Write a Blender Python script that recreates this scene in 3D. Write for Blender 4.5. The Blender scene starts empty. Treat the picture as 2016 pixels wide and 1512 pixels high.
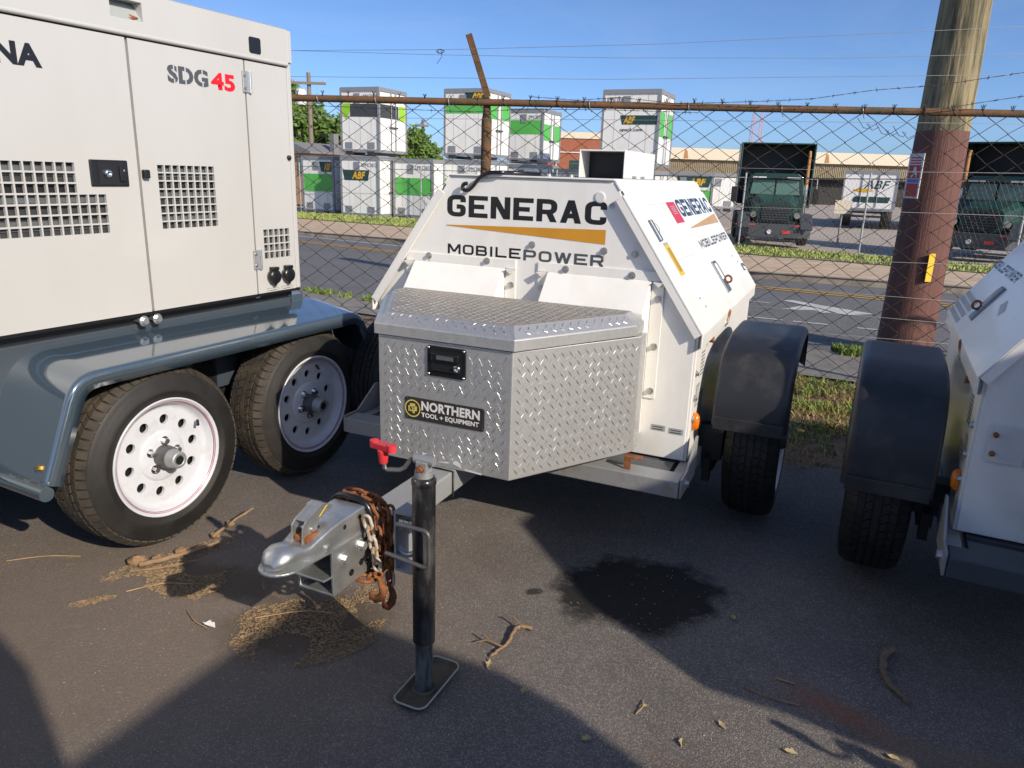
import bpy, math, random
from mathutils import Vector, Matrix, noise as mnoise
rnd = random.Random(11)
V = Vector
C = bpy.context.scene.collection
S = bpy.context.scene

# ---------------------------------------------------------------- camera, sky, sun, exposure
cam_d = bpy.data.cameras.new('camera')
cam_d.sensor_width = 36.0
cam_d.lens = 36.0 * 1450 / 2016
cam_d.clip_start, cam_d.clip_end = 0.05, 3000
cam = bpy.data.objects.new('camera', cam_d)
C.objects.link(cam)
_rt, _fw, _up = V((0.9994566, 0.03296206, 0.0)), V((0.0090196, -0.27348707, 0.96183339)), V((0.03170401, -0.96131073, -0.27363576))
cam.matrix_world = Matrix(((_rt[0], -_rt[1], -_rt[2], 0), (_fw[0], -_fw[1], -_fw[2], 0), (_up[0], -_up[1], -_up[2], 1.4), (0, 0, 0, 1)))
S.camera = cam

SUN_AZ, SUN_EL = 138.0, 29.0
w = bpy.data.worlds.new('World'); S.world = w; w.use_nodes = True
nt = w.node_tree
sky = nt.nodes.new('ShaderNodeTexSky'); sky.sky_type = 'NISHITA'; sky.sun_disc = False
sky.sun_elevation = math.radians(SUN_EL); sky.sun_rotation = math.radians(SUN_AZ)
sky.air_density = 0.6; sky.dust_density = 1.0; sky.ozone_density = 6.0
bg = nt.nodes['Background']; bg.inputs['Strength'].default_value = 0.108
hsv = nt.nodes.new('ShaderNodeHueSaturation'); hsv.inputs['Saturation'].default_value = 1.0
nt.links.new(sky.outputs[0], hsv.inputs['Color'])
# thin high cirrus all over the sky
_tc = nt.nodes.new('ShaderNodeTexCoord'); _mp = nt.nodes.new('ShaderNodeMapping'); _mp.inputs['Scale'].default_value = (1.6, 1.6, 7.0); _mp.inputs['Rotation'].default_value = (0.25, 0.12, 0.4)
_nz = nt.nodes.new('ShaderNodeTexNoise'); _nz.inputs['Scale'].default_value = 1.7; _nz.inputs['Detail'].default_value = 9; _nz.inputs['Roughness'].default_value = 0.62; _nz.inputs['Distortion'].default_value = 0.6
_mr = nt.nodes.new('ShaderNodeMapRange'); _mr.inputs['From Min'].default_value = 0.48; _mr.inputs['From Max'].default_value = 0.85; _mr.inputs['To Max'].default_value = 0.16
_mx = nt.nodes.new('ShaderNodeMix'); _mx.data_type = 'RGBA'; _mx.inputs[7].default_value = (4.2, 4.6, 5.2, 1)
nt.links.new(_tc.outputs['Generated'], _mp.inputs['Vector']); nt.links.new(_mp.outputs[0], _nz.inputs['Vector']); nt.links.new(_nz.outputs['Fac'], _mr.inputs['Value'])
nt.links.new(_mr.outputs[0], _mx.inputs[0]); nt.links.new(hsv.outputs[0], _mx.inputs[6]); nt.links.new(_mx.outputs[2], bg.inputs['Color'])
sd = bpy.data.lights.new('sun', 'SUN'); sd.energy = 3.3; sd.angle = math.radians(0.55); sd.color = (1.0, 0.88, 0.715)
sun = bpy.data.objects.new('sun', sd); C.objects.link(sun)
_a, _e = math.radians(SUN_AZ), math.radians(SUN_EL)
sun.rotation_euler = V((math.sin(_a) * math.cos(_e), math.cos(_a) * math.cos(_e), math.sin(_e))).to_track_quat('Z', 'Y').to_euler()
vs = S.view_settings
vs.view_transform = 'Standard'; vs.look = 'None'; vs.exposure = 0.62; vs.gamma = 1.0; vs.use_curve_mapping = False

# ---------------------------------------------------------------- materials
def _nodes(name):
    m = bpy.data.materials.new(name); m.use_nodes = True
    t = m.node_tree
    return m, t, t.nodes['Principled BSDF']

def mat(name, col, rough=0.5, metal=0.0, *, cior=1.5, spec=0.5, var=0.12, vs=6.0, col2=None, lo=0.35, hi=0.7, bump=0.0, bs=80.0, stretch=(1, 1, 1), rvar=0.1, coat=0.0, detail=6.0, emit=None):
    m, t, b = _nodes(name)
    N, L = t.nodes, t.links
    tc = N.new('ShaderNodeTexCoord'); mp = N.new('ShaderNodeMapping'); mp.inputs['Scale'].default_value = stretch
    L.new(tc.outputs['Object'], mp.inputs['Vector'])
    nz = N.new('ShaderNodeTexNoise'); nz.inputs['Scale'].default_value = vs; nz.inputs['Detail'].default_value = detail; nz.inputs['Roughness'].default_value = 0.65
    L.new(mp.outputs[0], nz.inputs['Vector'])
    rp = N.new('ShaderNodeValToRGB'); rp.color_ramp.elements[0].position = lo; rp.color_ramp.elements[1].position = hi
    c2 = col2 if col2 else tuple(c * (1 - var) for c in col)
    rp.color_ramp.elements[0].color = (*col, 1); rp.color_ramp.elements[1].color = (*c2, 1)
    L.new(nz.outputs['Fac'], rp.inputs['Fac']); L.new(rp.outputs['Color'], b.inputs['Base Color'])
    b.inputs['Metallic'].default_value = metal; b.inputs['Specular IOR Level'].default_value = spec
    mr = N.new('ShaderNodeMapRange'); mr.inputs['To Min'].default_value = max(0.03, rough - rvar); mr.inputs['To Max'].default_value = min(1, rough + rvar)
    L.new(nz.outputs['Fac'], mr.inputs['Value']); L.new(mr.outputs[0], b.inputs['Roughness'])
    if coat: b.inputs['Coat Weight'].default_value = coat; b.inputs['Coat Roughness'].default_value = 0.06; b.inputs['Coat IOR'].default_value = cior
    if bump:
        n2 = N.new('ShaderNodeTexNoise'); n2.inputs['Scale'].default_value = bs; n2.inputs['Detail'].default_value = 4
        L.new(mp.outputs[0], n2.inputs['Vector'])
        bp = N.new('ShaderNodeBump'); bp.inputs['Strength'].default_value = bump; bp.inputs['Distance'].default_value = 0.01
        L.new(n2.outputs['Fac'], bp.inputs['Height']); L.new(bp.outputs[0], b.inputs['Normal'])
    return m

def asphalt(name, base, light, scale=1.0, stains_glare=(), patch=0.25, agg=0.5):
    m, t, b = _nodes(name)
    N, L = t.nodes, t.links
    tc = N.new('ShaderNodeTexCoord')
    def nz(s, d=4, r=0.6):
        n = N.new('ShaderNodeTexNoise'); n.inputs['Scale'].default_value = s; n.inputs['Detail'].default_value = d; n.inputs['Roughness'].default_value = r
        L.new(tc.outputs['Object'], n.inputs['Vector']); return n
    def mix(f, a, c, typ='MIX'):
        x = N.new('ShaderNodeMix'); x.data_type = 'RGBA'; x.blend_type = typ
        if isinstance(f, (int, float)): x.inputs[0].default_value = f
        else: L.new(f, x.inputs[0])
        for i, q in ((6, a), (7, c)):
            if isinstance(q, tuple): x.inputs[i].default_value = (*q, 1)
            else: L.new(q, x.inputs[i])
        return x.outputs[2]
    def ramp(src, a, c):
        r = N.new('ShaderNodeMapRange'); r.inputs['From Min'].default_value = a; r.inputs['From Max'].default_value = c
        L.new(src, r.inputs['Value']); return r.outputs[0]
    vo = N.new('ShaderNodeTexVoronoi'); vo.inputs['Scale'].default_value = 150 * scale; L.new(tc.outputs['Object'], vo.inputs['Vector'])
    sp = N.new('ShaderNodeSeparateColor'); L.new(vo.outputs['Color'], sp.inputs[0])
    stone = ramp(sp.outputs[0], 1 - agg, 1.0)
    fine = nz(230 * scale, 3)
    col = mix(stone, base, light)
    col = mix(ramp(fine.outputs['Fac'], 0.35, 0.75), col, tuple(c * 1.5 for c in base))
    dk = N.new('ShaderNodeMapRange'); dk.inputs['From Min'].default_value = 0.3; dk.inputs['From Max'].default_value = 0.75; dk.inputs['To Min'].default_value = 1 - patch; dk.inputs['To Max'].default_value = 1 + patch
    L.new(nz(1.7, 8, 0.7).outputs['Fac'], dk.inputs['Value'])
    vm = N.new('ShaderNodeVectorMath'); vm.operation = 'SCALE'; L.new(col, vm.inputs[0]); L.new(dk.outputs[0], vm.inputs['Scale'])
    col = vm.outputs[0]
    for (x, y, rx, ry, rot, edge, wob, ws, c, amt) in stains_glare:
        mp = N.new('ShaderNodeMapping'); mp.vector_type = 'TEXTURE'
        mp.inputs['Location'].default_value = (x, y, 0); mp.inputs['Rotation'].default_value = (0, 0, rot); mp.inputs['Scale'].default_value = (rx, ry, 1)
        L.new(tc.outputs['Object'], mp.inputs['Vector'])
        ln = N.new('ShaderNodeVectorMath'); ln.operation = 'LENGTH'; L.new(mp.outputs[0], ln.inputs[0])
        ad = N.new('ShaderNodeMath'); ad.operation = 'MULTIPLY_ADD'; L.new(nz(ws, 6, 0.7).outputs['Fac'], ad.inputs[0]); ad.inputs[1].default_value = wob; L.new(ln.outputs['Value'], ad.inputs[2])
        f = N.new('ShaderNodeMapRange'); f.inputs['From Min'].default_value = 1 + wob * 0.5 + edge; f.inputs['From Max'].default_value = 1 + wob * 0.5 - edge; f.inputs['To Max'].default_value = amt
        L.new(ad.outputs[0], f.inputs['Value'])
        col = mix(f.outputs[0], col, c)
    L.new(col, b.inputs['Base Color']); b.inputs['Roughness'].default_value = 0.85
    b.inputs['Specular IOR Level'].default_value = 0.35
    bp = N.new('ShaderNodeBump'); bp.inputs['Strength'].default_value = 0.55; bp.inputs['Distance'].default_value = 0.006
    hs = N.new('ShaderNodeMath'); hs.operation = 'ADD'; L.new(vo.outputs['Distance'], hs.inputs[0]); L.new(fine.outputs['Fac'], hs.inputs[1])
    L.new(hs.outputs[0], bp.inputs['Height']); L.new(bp.outputs[0], b.inputs['Normal'])
    return m

M = {}
def dm(k, *a, **kw): M[k] = mat(k, *a, **kw)
dm('cream', (0.495, 0.492, 0.472), 0.33, col2=(0.455, 0.448, 0.418), lo=.45, hi=.85, vs=1.3, detail=9, stretch=(1, 1.6, .55), coat=0.25)
dm('white', (0.82, 0.815, 0.79), 0.34, col2=(0.70, 0.68, 0.63), lo=.48, hi=.80, vs=2.4, coat=0.2, stretch=(1.6, 1.6, .5), detail=10)
dm('white_dirty', (0.78, 0.765, 0.72), 0.45, col2=(0.62, 0.585, 0.52), lo=0.5, hi=0.95, vs=3.0, stretch=(3, 3, 1))
dm('slate', (0.060, 0.088, 0.115), 0.10, var=0.10, vs=3, coat=1.0, rvar=.03, cior=2.1, spec=.9)
dm('slate_matt', (0.05, 0.066, 0.082), 0.45, var=0.2, vs=2)
dm('dark', (0.012, 0.013, 0.015), 0.5)
dm('black', (0.010, 0.010, 0.011), 0.32, coat=0.2)
dm('fender_plastic', (0.022, 0.024, 0.028), 0.42, col2=(0.062, 0.060, 0.056), lo=0.48, hi=0.75, vs=6, detail=12, bump=0.15, bs=300)
dm('rubber', (0.013, 0.0125, 0.012), 0.6, col2=(0.032, 0.028, 0.024), lo=0.4, hi=0.85, vs=9, bump=0.1, bs=200)
dm('rubber_dusty', (0.028, 0.025, 0.022), 0.8, col2=(0.085, 0.066, 0.045), lo=0.35, hi=0.75, vs=14)
dm('rim', (0.60, 0.62, 0.67), 0.22, col2=(0.47, 0.455, 0.44), lo=.5, hi=.85, vs=16, detail=9, coat=0.4)
dm('pinstripe', (0.30, 0.03, 0.08), 0.4)
dm('zinc', (0.62, 0.64, 0.64), 0.40, 0.85, col2=(0.36, 0.37, 0.35), lo=0.4, hi=0.75, vs=14, rvar=0.15, bump=0.1, bs=60)
dm('zinc_yellow', (0.46, 0.36, 0.16), 0.4, 0.8, col2=(0.32, 0.22, 0.08), vs=30)
dm('galv', (0.42, 0.44, 0.44), 0.5, 0.6, col2=(0.33, 0.22, 0.13), lo=0.56, hi=0.8, vs=16)
dm('frame_grey', (0.30, 0.31, 0.32), 0.5, 0.2, col2=(0.27, 0.17, 0.09), lo=0.56, hi=0.78, vs=10, bump=0.1)
dm('pan_grey', (0.10, 0.11, 0.12), 0.55, var=0.3, vs=6)
dm('stainless', (0.60, 0.59, 0.56), 0.3, 0.95, col2=(0.45, 0.38, 0.28), lo=0.55, hi=0.8, vs=60)
dm('chrome', (0.8, 0.8, 0.8), 0.12, 1.0)
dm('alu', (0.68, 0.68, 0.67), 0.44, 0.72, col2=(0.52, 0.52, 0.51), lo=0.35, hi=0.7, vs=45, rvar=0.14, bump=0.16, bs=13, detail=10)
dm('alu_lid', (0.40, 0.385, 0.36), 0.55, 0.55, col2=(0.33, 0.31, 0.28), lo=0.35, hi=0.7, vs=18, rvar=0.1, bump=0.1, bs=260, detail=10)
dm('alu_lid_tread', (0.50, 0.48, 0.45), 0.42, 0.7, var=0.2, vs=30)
dm('alu_tread', (0.72, 0.72, 0.715), 0.30, 0.9, var=0.15, vs=50)
dm('black_steel', (0.014, 0.014, 0.015), 0.30, col2=(0.075, 0.074, 0.072), lo=0.48, hi=0.62, vs=11, stretch=(1, 1, 0.35), bump=0.2, bs=40, coat=0.2)
dm('grey_steel', (0.14, 0.145, 0.15), 0.42, 0.4, col2=(0.09, 0.08, 0.075), vs=18)
dm('tube_steel', (0.24, 0.29, 0.32), 0.3, 0.7, col2=(0.05, 0.028, 0.02), lo=0.46, hi=0.56, vs=10, stretch=(1, 1, 0.25))
dm('foot_plate', (0.055, 0.048, 0.038), 0.7, col2=(0.10, 0.08, 0.055), vs=25)
dm('rust', (0.30, 0.115, 0.035), 0.85, col2=(0.16, 0.05, 0.02), vs=40, bump=0.3, bs=150)
dm('chain_pale', (0.56, 0.50, 0.42), 0.6, 0.3, col2=(0.34, 0.15, 0.06), lo=0.45, hi=0.7, vs=40)
dm('rail_rust', (0.155, 0.072, 0.030), 0.9, col2=(0.075, 0.058, 0.030), lo=0.4, hi=0.65, vs=14, bump=0.25, bs=120)
dm('wire_rust', (0.060, 0.030, 0.018), 0.8, col2=(0.035, 0.028, 0.024), lo=0.4, hi=0.62, vs=7)
dm('wire_dark', (0.035, 0.026, 0.022), 0.75)
dm('wire_galv', (0.38, 0.39, 0.39), 0.4, 0.7)
dm('streak', (0.60, 0.50, 0.38), 0.6)
dm('red_plastic', (0.72, 0.045, 0.055), 0.4)
dm('amber', (0.85, 0.20, 0.01), 0.18, coat=0.6)
dm('txt_black', (0.012, 0.012, 0.014), 0.35)
dm('txt_grey', (0.075, 0.085, 0.095), 0.4)
dm('txt_red', (0.75, 0.01, 0.02), 0.35)
dm('txt_navy', (0.028, 0.062, 0.115), 0.4)
dm('txt_white', (0.75, 0.75, 0.73), 0.5)
dm('gold', (0.62, 0.29, 0.025), 0.4)
dm('tan_decal', (0.50, 0.31, 0.14), 0.4)
dm('label_red', (0.60, 0.04, 0.075), 0.4)
dm('label_yellow', (0.78, 0.50, 0.03), 0.4)
dm('label_white', (0.70, 0.71, 0.70), 0.4)
dm('label_grey', (0.38, 0.41, 0.40), 0.4)
dm('badge_yellow', (0.62, 0.52, 0.12), 0.4)
dm('nameplate', (0.035, 0.030, 0.030), 0.45)
dm('grey_inside', (0.045, 0.048, 0.05), 0.6, var=0.4, vs=5)
dm('blue_grey', (0.17, 0.20, 0.235), 0.4, 0.5)
dm('wood_pole', (0.30, 0.245, 0.135), 0.85, col2=(0.085, 0.078, 0.045), lo=0.40, hi=0.60, vs=6, stretch=(3.2, 3.2, 0.30), bump=1.0, bs=16, detail=12)
dm('pole_paint', (0.155, 0.068, 0.052), 0.75, col2=(0.105, 0.045, 0.035), vs=7, stretch=(4, 4, 0.22), bump=0.7, bs=22, detail=10)
dm('far_pole', (0.22, 0.18, 0.14), 0.9)
dm('sidewalk', (0.26, 0.24, 0.215), 0.9, col2=(0.17, 0.16, 0.145), vs=4, bump=0.5, bs=90)
dm('dirt', (0.20, 0.145, 0.095), 0.95, col2=(0.12, 0.085, 0.055), vs=6, bump=0.6, bs=60)
dm('verge_soil', (0.26, 0.175, 0.11), 0.95, col2=(0.075, 0.055, 0.035), vs=9, bump=0.8, bs=60)
dm('walk_far', (0.60, 0.455, 0.315), 0.95, col2=(0.38, 0.29, 0.20), vs=2.5, bump=0.2, bs=30)
dm('kerb', (0.34, 0.29, 0.23), 0.9, col2=(0.15, 0.13, 0.11), vs=3)
dm('yard', (0.42, 0.37, 0.32), 0.9, col2=(0.33, 0.29, 0.25), vs=0.6)
dm('grass_soil', (0.20, 0.22, 0.06), 0.95, col2=(0.16, 0.14, 0.05), vs=3)
dm('road_yellow', (0.62, 0.34, 0.04), 0.7, col2=(0.42, 0.25, 0.05), vs=9)
dm('road_white', (0.60, 0.60, 0.58), 0.7, col2=(0.40, 0.40, 0.39), vs=9)
dm('blade_green', (0.13, 0.23, 0.03), 0.6, col2=(0.23, 0.29, 0.06), vs=2.0)
dm('turf', (0.26, 0.34, 0.075), 0.7, col2=(0.36, 0.38, 0.12), vs=1.2)
dm('blade_yellow', (0.24, 0.22, 0.06), 0.7)
dm('straw', (0.48, 0.33, 0.17), 0.8, col2=(0.24, 0.15, 0.07), vs=7)
dm('leaf_a', (0.065, 0.135, 0.022), 0.55, col2=(0.14, 0.22, 0.04), vs=0.9)
dm('bark', (0.12, 0.085, 0.055), 0.9)
dm('stick', (0.29, 0.20, 0.12), 0.9, col2=(0.20, 0.12, 0.065), vs=30, bump=0.4, bs=90)
dm('stick_grey', (0.20, 0.155, 0.105), 0.9, col2=(0.12, 0.09, 0.06), vs=30, bump=0.4, bs=90)
dm('dead_leaf', (0.50, 0.42, 0.24), 0.8, col2=(0.26, 0.185, 0.09), vs=40)
dm('seed', (0.40, 0.28, 0.15), 0.85, col2=(0.20, 0.135, 0.075), vs=60)
dm('pebble', (0.46, 0.43, 0.38), 0.85, col2=(0.24, 0.21, 0.18), vs=3)
dm('clump', (0.34, 0.21, 0.11), 0.95, col2=(0.22, 0.13, 0.07), vs=25, bump=0.8, bs=90)
dm('cont_white', (0.80, 0.80, 0.785), 0.5, col2=(0.66, 0.64, 0.60), vs=1.6, lo=0.5, hi=0.85, stretch=(1.5, 1.5, .5), detail=9)
dm('cont_grey', (0.30, 0.31, 0.33), 0.5, 0.3)
dm('cont_blue', (0.24, 0.28, 0.35), 0.5)
dm('cont_green', (0.10, 0.47, 0.09), 0.45)
dm('cont_lime', (0.30, 0.60, 0.03), 0.45)
dm('cont_dark', (0.055, 0.062, 0.07), 0.5)
dm('sign_teal', (0.015, 0.06, 0.06), 0.45)
dm('sign_yellow', (0.75, 0.42, 0.015), 0.45)
dm('truck_green', (0.008, 0.050, 0.040), 0.4, coat=0.2, col2=(0.014, 0.035, 0.03), lo=.4, hi=.8, vs=2)
dm('glass', (0.10, 0.20, 0.17), 0.08, 0.0, coat=0.8)
dm('brick_far', (0.33, 0.115, 0.065), 0.9, col2=(0.27, 0.09, 0.05), vs=3)
dm('fascia', (0.66, 0.595, 0.46), 0.7)
dm('fascia_rust', (0.42, 0.20, 0.07), 0.8)
dm('corrugated', (0.34, 0.28, 0.17), 0.7, col2=(0.27, 0.22, 0.13), vs=2)
dm('dock_dark', (0.035, 0.033, 0.032), 0.9)
dm('roof_grey', (0.20, 0.20, 0.21), 0.8)
dm('peach_wall', (0.52, 0.30, 0.16), 0.8)
dm('tower_red', (0.55, 0.30, 0.28), 0.8)
dm('sign_red', (0.58, 0.05, 0.035), 0.45)
dm('sign_blue', (0.12, 0.2, 0.5), 0.45)

# ---------------------------------------------------------------- mesh builder
class MB:
    def __init__(s): s.v, s.f, s.sm = [], [], []
    def add(s, vs, fs, smooth=False):
        o = len(s.v); s.v += [tuple(x) for x in vs]
        for f in fs: s.f.append(tuple(i + o for i in f)); s.sm.append(smooth)
        return s
    def hexa(s, p, smooth=False):
        return s.add(p, [(0, 3, 2, 1), (4, 5, 6, 7), (0, 1, 5, 4), (1, 2, 6, 5), (2, 3, 7, 6), (3, 0, 4, 7)], smooth)
    def box(s, x0, x1, y0, y1, z0, z1):
        return s.hexa([(x0, y0, z0), (x1, y0, z0), (x1, y1, z0), (x0, y1, z0), (x0, y0, z1), (x1, y0, z1), (x1, y1, z1), (x0, y1, z1)])
    def obox(s, c, ax, ay, az):
        c, ax, ay, az = V(c), V(ax), V(ay), V(az)
        return s.hexa([c - ax - ay - az, c + ax - ay - az, c + ax + ay - az, c - ax + ay - az, c - ax - ay + az, c + ax - ay + az, c + ax + ay + az, c - ax + ay + az])
    def prism(s, poly, fn, t0, t1):
        n = len(poly)
        vs = [fn(a, b, t0) for a, b in poly] + [fn(a, b, t1) for a, b in poly]
        fs = [tuple(range(n))[::-1], tuple(range(n, 2 * n))] + [(i, (i + 1) % n, n + (i + 1) % n, n + i) for i in range(n)]
        return s.add(vs, fs)
    def loft(s, rings, caps=True, smooth=True, closed=True):
        n = len(rings[0]); vs = [p for r in rings for p in r]; fs = []
        for k in range(len(rings) - 1):
            for i in range(n if closed else n - 1):
                j = (i + 1) % n
                fs.append((k * n + i, k * n + j, (k + 1) * n + j, (k + 1) * n + i))
        s.add(vs, fs, smooth)
        if caps:
            s.add(rings[0], [tuple(range(n))[::-1]]); s.add(rings[-1], [tuple(range(n))])
        return s
    def tube(s, pts, r, n=8, closed=False, smooth=True):
        pts = [V(p) for p in pts]; m = len(pts); rings = []
        rr = r if isinstance(r, (list, tuple)) else [r] * m
        u = None
        for i, p in enumerate(pts):
            if closed: d = pts[(i + 1) % m] - pts[i - 1]
            else: d = pts[min(i + 1, m - 1)] - pts[max(i - 1, 0)]
            d = d.normalized() if d.length > 1e-9 else V((0, 0, 1))
            if u is None: u = d.orthogonal().normalized()
            else:
                u = u - d * u.dot(d); u = u.normalized() if u.length > 1e-6 else d.orthogonal().normalized()
            q = d.cross(u)
            rings.append([p + (u * math.cos(2 * math.pi * k / n) + q * math.sin(2 * math.pi * k / n)) * rr[i] for k in range(n)])
        if closed: rings.append(rings[0])
        return s.loft(rings, caps=not closed, smooth=smooth)
    def cyl(s, p0, p1, r0, r1=None, n=16, smooth=True):
        return s.tube([p0, p1], [r0, r0 if r1 is None else r1], n, smooth=smooth)
    def lathe(s, prof, o, axis, n=32, smooth=True, closed=False, caps=False):
        o, ax = V(o), V(axis).normalized(); u = ax.orthogonal().normalized(); q = ax.cross(u)
        rings = [[o + ax * h + (u * math.cos(2 * math.pi * k / n) + q * math.sin(2 * math.pi * k / n)) * r for k in range(n)] for r, h in prof]
        if closed: rings.append(rings[0])
        return s.loft(rings, caps=caps, smooth=smooth)
    def build(s, name, m, parent=None, bevel=0.0, seg=2, label=None, recalc=True):
        me = bpy.data.meshes.new(name); me.from_pydata(s.v, [], s.f)
        me.polygons.foreach_set('use_smooth', s.sm)
        if recalc:
            import bmesh
            bm = bmesh.new(); bm.from_mesh(me); bmesh.ops.recalc_face_normals(bm, faces=bm.faces); bm.to_mesh(me); bm.free()
        me.materials.append(M[m]); me.update()
        return link(name, me, parent, bevel, seg, label)

def link(name, me, parent=None, bevel=0.0, seg=2, label=None, m=None):
    o = bpy.data.objects.new(name, me); C.objects.link(o)
    if parent: o.parent = parent
    if bevel:
        b = o.modifiers.new('bevel', 'BEVEL'); b.width = bevel; b.segments = seg; b.limit_method = 'ANGLE'; b.angle_limit = math.radians(35)
        b.harden_normals = False
    if label: o['label'] = label
    if m: 
        o.material_slots[0].link = 'OBJECT'; o.material_slots[0].material = M[m]
    return o

def tag(o, label, cat, group=None, kind=None):
    o['label'] = label; o['category'] = cat
    if group: o['group'] = group
    if kind: o['kind'] = kind
    return o
def kind(o, k): o['kind'] = k; return o
def thing(name, label, cat, loc=(0, 0, 0), az=0.0, group=None):
    o = bpy.data.objects.new(name, None); o.empty_display_size = 0.2; C.objects.link(o)
    o.location = loc; o.rotation_euler = (0, 0, -math.radians(az))
    return tag(o, label, cat, group)
def bx(name, m, parent, x0, x1, y0, y1, z0, z1, bevel=0.0, label=None):
    return MB().box(x0, x1, y0, y1, z0, z1).build(name, m, parent, bevel, label=label)

# ---------------------------------------------------------------- block lettering (polyline strokes)
GL = {
 'A': ['d 0,0 .5,1', 'd 1,0 .5,1', '.2,.27 .8,.27'], 'B': ['0,0 0,1', 'r .1,1 .95,1 .95,.5 .1,.5', 'r .1,.5 1,.5 1,0 .1,0'], 'C': ['r 1,.7 1,1 0,1 0,0 1,0 1,.3'],
 'D': ['r 0,0 0,1 1,1 1,0 0,0'], 'E': ['1,1 0,1 0,0 1,0', '.1,.5 .95,.5'], 'F': ['1,1 0,1 0,0', '.1,.5 .9,.5'], 'G': ['r 1,.72 1,1 0,1 0,0 1,0 1,.46 .52,.46'],
 'H': ['0,0 0,1', '1,0 1,1', '.1,.5 .9,.5'], 'I': ['.5,0 .5,1'], 'J': ['1,1 1,0 0,0 0,.3'], 'K': ['0,0 0,1', 'd .08,.45 1,1', 'd 1,0 .25,.6'], 'L': ['0,1 0,0 1,0'],
 'M': ['0,0 0,1', '1,0 1,1', 'd .5,.12 0,1', 'd .5,.12 1,1'], 'N': ['0,0 0,1', '1,0 1,1', 'd 1,0 0,1'], 'O': ['r 0,0 0,1 1,1 1,0 0,0'], 'P': ['0,0 0,1', 'r .1,1 1,1 1,.40 .1,.40'], 'Q': ['r 0,0 0,1 1,1 1,0 0,0', '.6,.3 1.05,-.1'],
 'R': ['0,0 0,1', 'r .1,1 1,1 1,.42 .1,.42', 'd 1,0 .62,.45'], 'S': ['r 1,.74 1,1 0,1 0,.52 1,.48 1,0 0,0 0,.26'], 'T': ['0,1 1,1', '.5,.95 .5,0'], 'U': ['r 0,1 0,0 1,0 1,1'],
 'V': ['d .5,0 0,1', 'd .5,0 1,1'], 'W': ['d .25,0 0,1', 'd .25,0 .5,1', 'd .75,0 .5,1', 'd .75,0 1,1'], 'X': ['0,0 1,1', '0,1 1,0'], 'Y': ['0,1 .5,.45 1,1', '.5,.5 .5,0'], 'Z': ['0,1 1,1 0,0 1,0'],
 '0': ['r 0,0 0,1 1,1 1,0 0,0'], '1': ['.2,.8 .5,1 .5,0'], '2': ['r 0,.75 0,1 1,1 1,.55 0,.3 0,0 1,0'], '3': ['r 0,1 1,1 1,.5 .3,.5', '.9,.5 1,.5 1,0 0,0'],
 '4': ['.72,0 .72,1 0,.3 1.05,.3'], '5': ['1,1 .08,1 .02,.52 1,.58 1,0 0,0 0,.22'], '6': ['1,1 0,1 0,0 1,0 1,.5 .1,.5'], '7': ['0,1 1,1 .4,0'], '8': ['0,0 0,1 1,1 1,0 0,0', '.1,.5 .9,.5'], '9': ['0,0 1,0 1,1 0,1 0,.5 .9,.5'],
 '+': ['.5,.15 .5,.85', '.1,.5 .9,.5'], '-': ['.1,.5 .9,.5'], '.': ['.4,0 .6,0'],
 's': ['1,.72 1,1 .58,1', '.36,1 0,1 0,.52 1,.48 1,0 .62,0', '.40,0 0,0 0,.28'], 'd': ['0,1 0,0', '.42,1 .75,1 1,.8 1,.2 .75,0 .42,0'], 'g': ['1,.72 1,1 .58,1', '.36,1 0,1 0,0 .36,0', '.58,0 1,0 1,.46 .6,.46'],
}
WID = {'I': 0.34, 'M': 1.2, 'W': 1.3, '1': 0.7, '.': 0.3, '-': 0.6, ' ': 0.55, '+': 0.7}
def stroke(mb, pts, t, fn, lift, rounded):
    P = [V((x, y)) for x, y in pts]
    cl = (P[0] - P[-1]).length < 1e-6
    if cl: P = P[:-1]
    if rounded:
        Q = []; n = len(P)
        for i in range(n):
            if not cl and i in (0, n - 1): Q.append(P[i]); continue
            a, b, c = P[i - 1], P[i], P[(i + 1) % n]
            r = min(t * 1.25, (a - b).length * 0.45, (c - b).length * 0.45)
            p0, p1 = b + (a - b).normalized() * r, b + (c - b).normalized() * r
            Q += [p0 * (1 - q) ** 2 + b * 2 * q * (1 - q) + p1 * q * q for q in (0, .2, .4, .6, .8, 1)]
        P = Q
    n = len(P); L, R_ = [], []
    for i in range(n):
        a = P[i - 1] if (cl or i > 0) else None; c = P[(i + 1) % n] if (cl or i < n - 1) else None
        d0 = (P[i] - a).normalized() if a is not None else None; d1 = (c - P[i]).normalized() if c is not None else None
        if d0 is None: d0 = d1
        if d1 is None: d1 = d0
        n0, n1 = V((-d0.y, d0.x)), V((-d1.y, d1.x))
        mm = n0 + n1
        mm = mm.normalized() if mm.length > 1e-4 else n0
        k = min(1 / max(mm.dot(n0), 0.2), 1.9)
        L.append(P[i] + mm * t / 2 * k); R_.append(P[i] - mm * t / 2 * k)
    for i in range(n if cl else n - 1):
        j = (i + 1) % n
        mb.add([fn(*L[i], lift), fn(*R_[i], lift), fn(*R_[j], lift), fn(*L[j], lift)], [(0, 1, 2, 3)])
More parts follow.
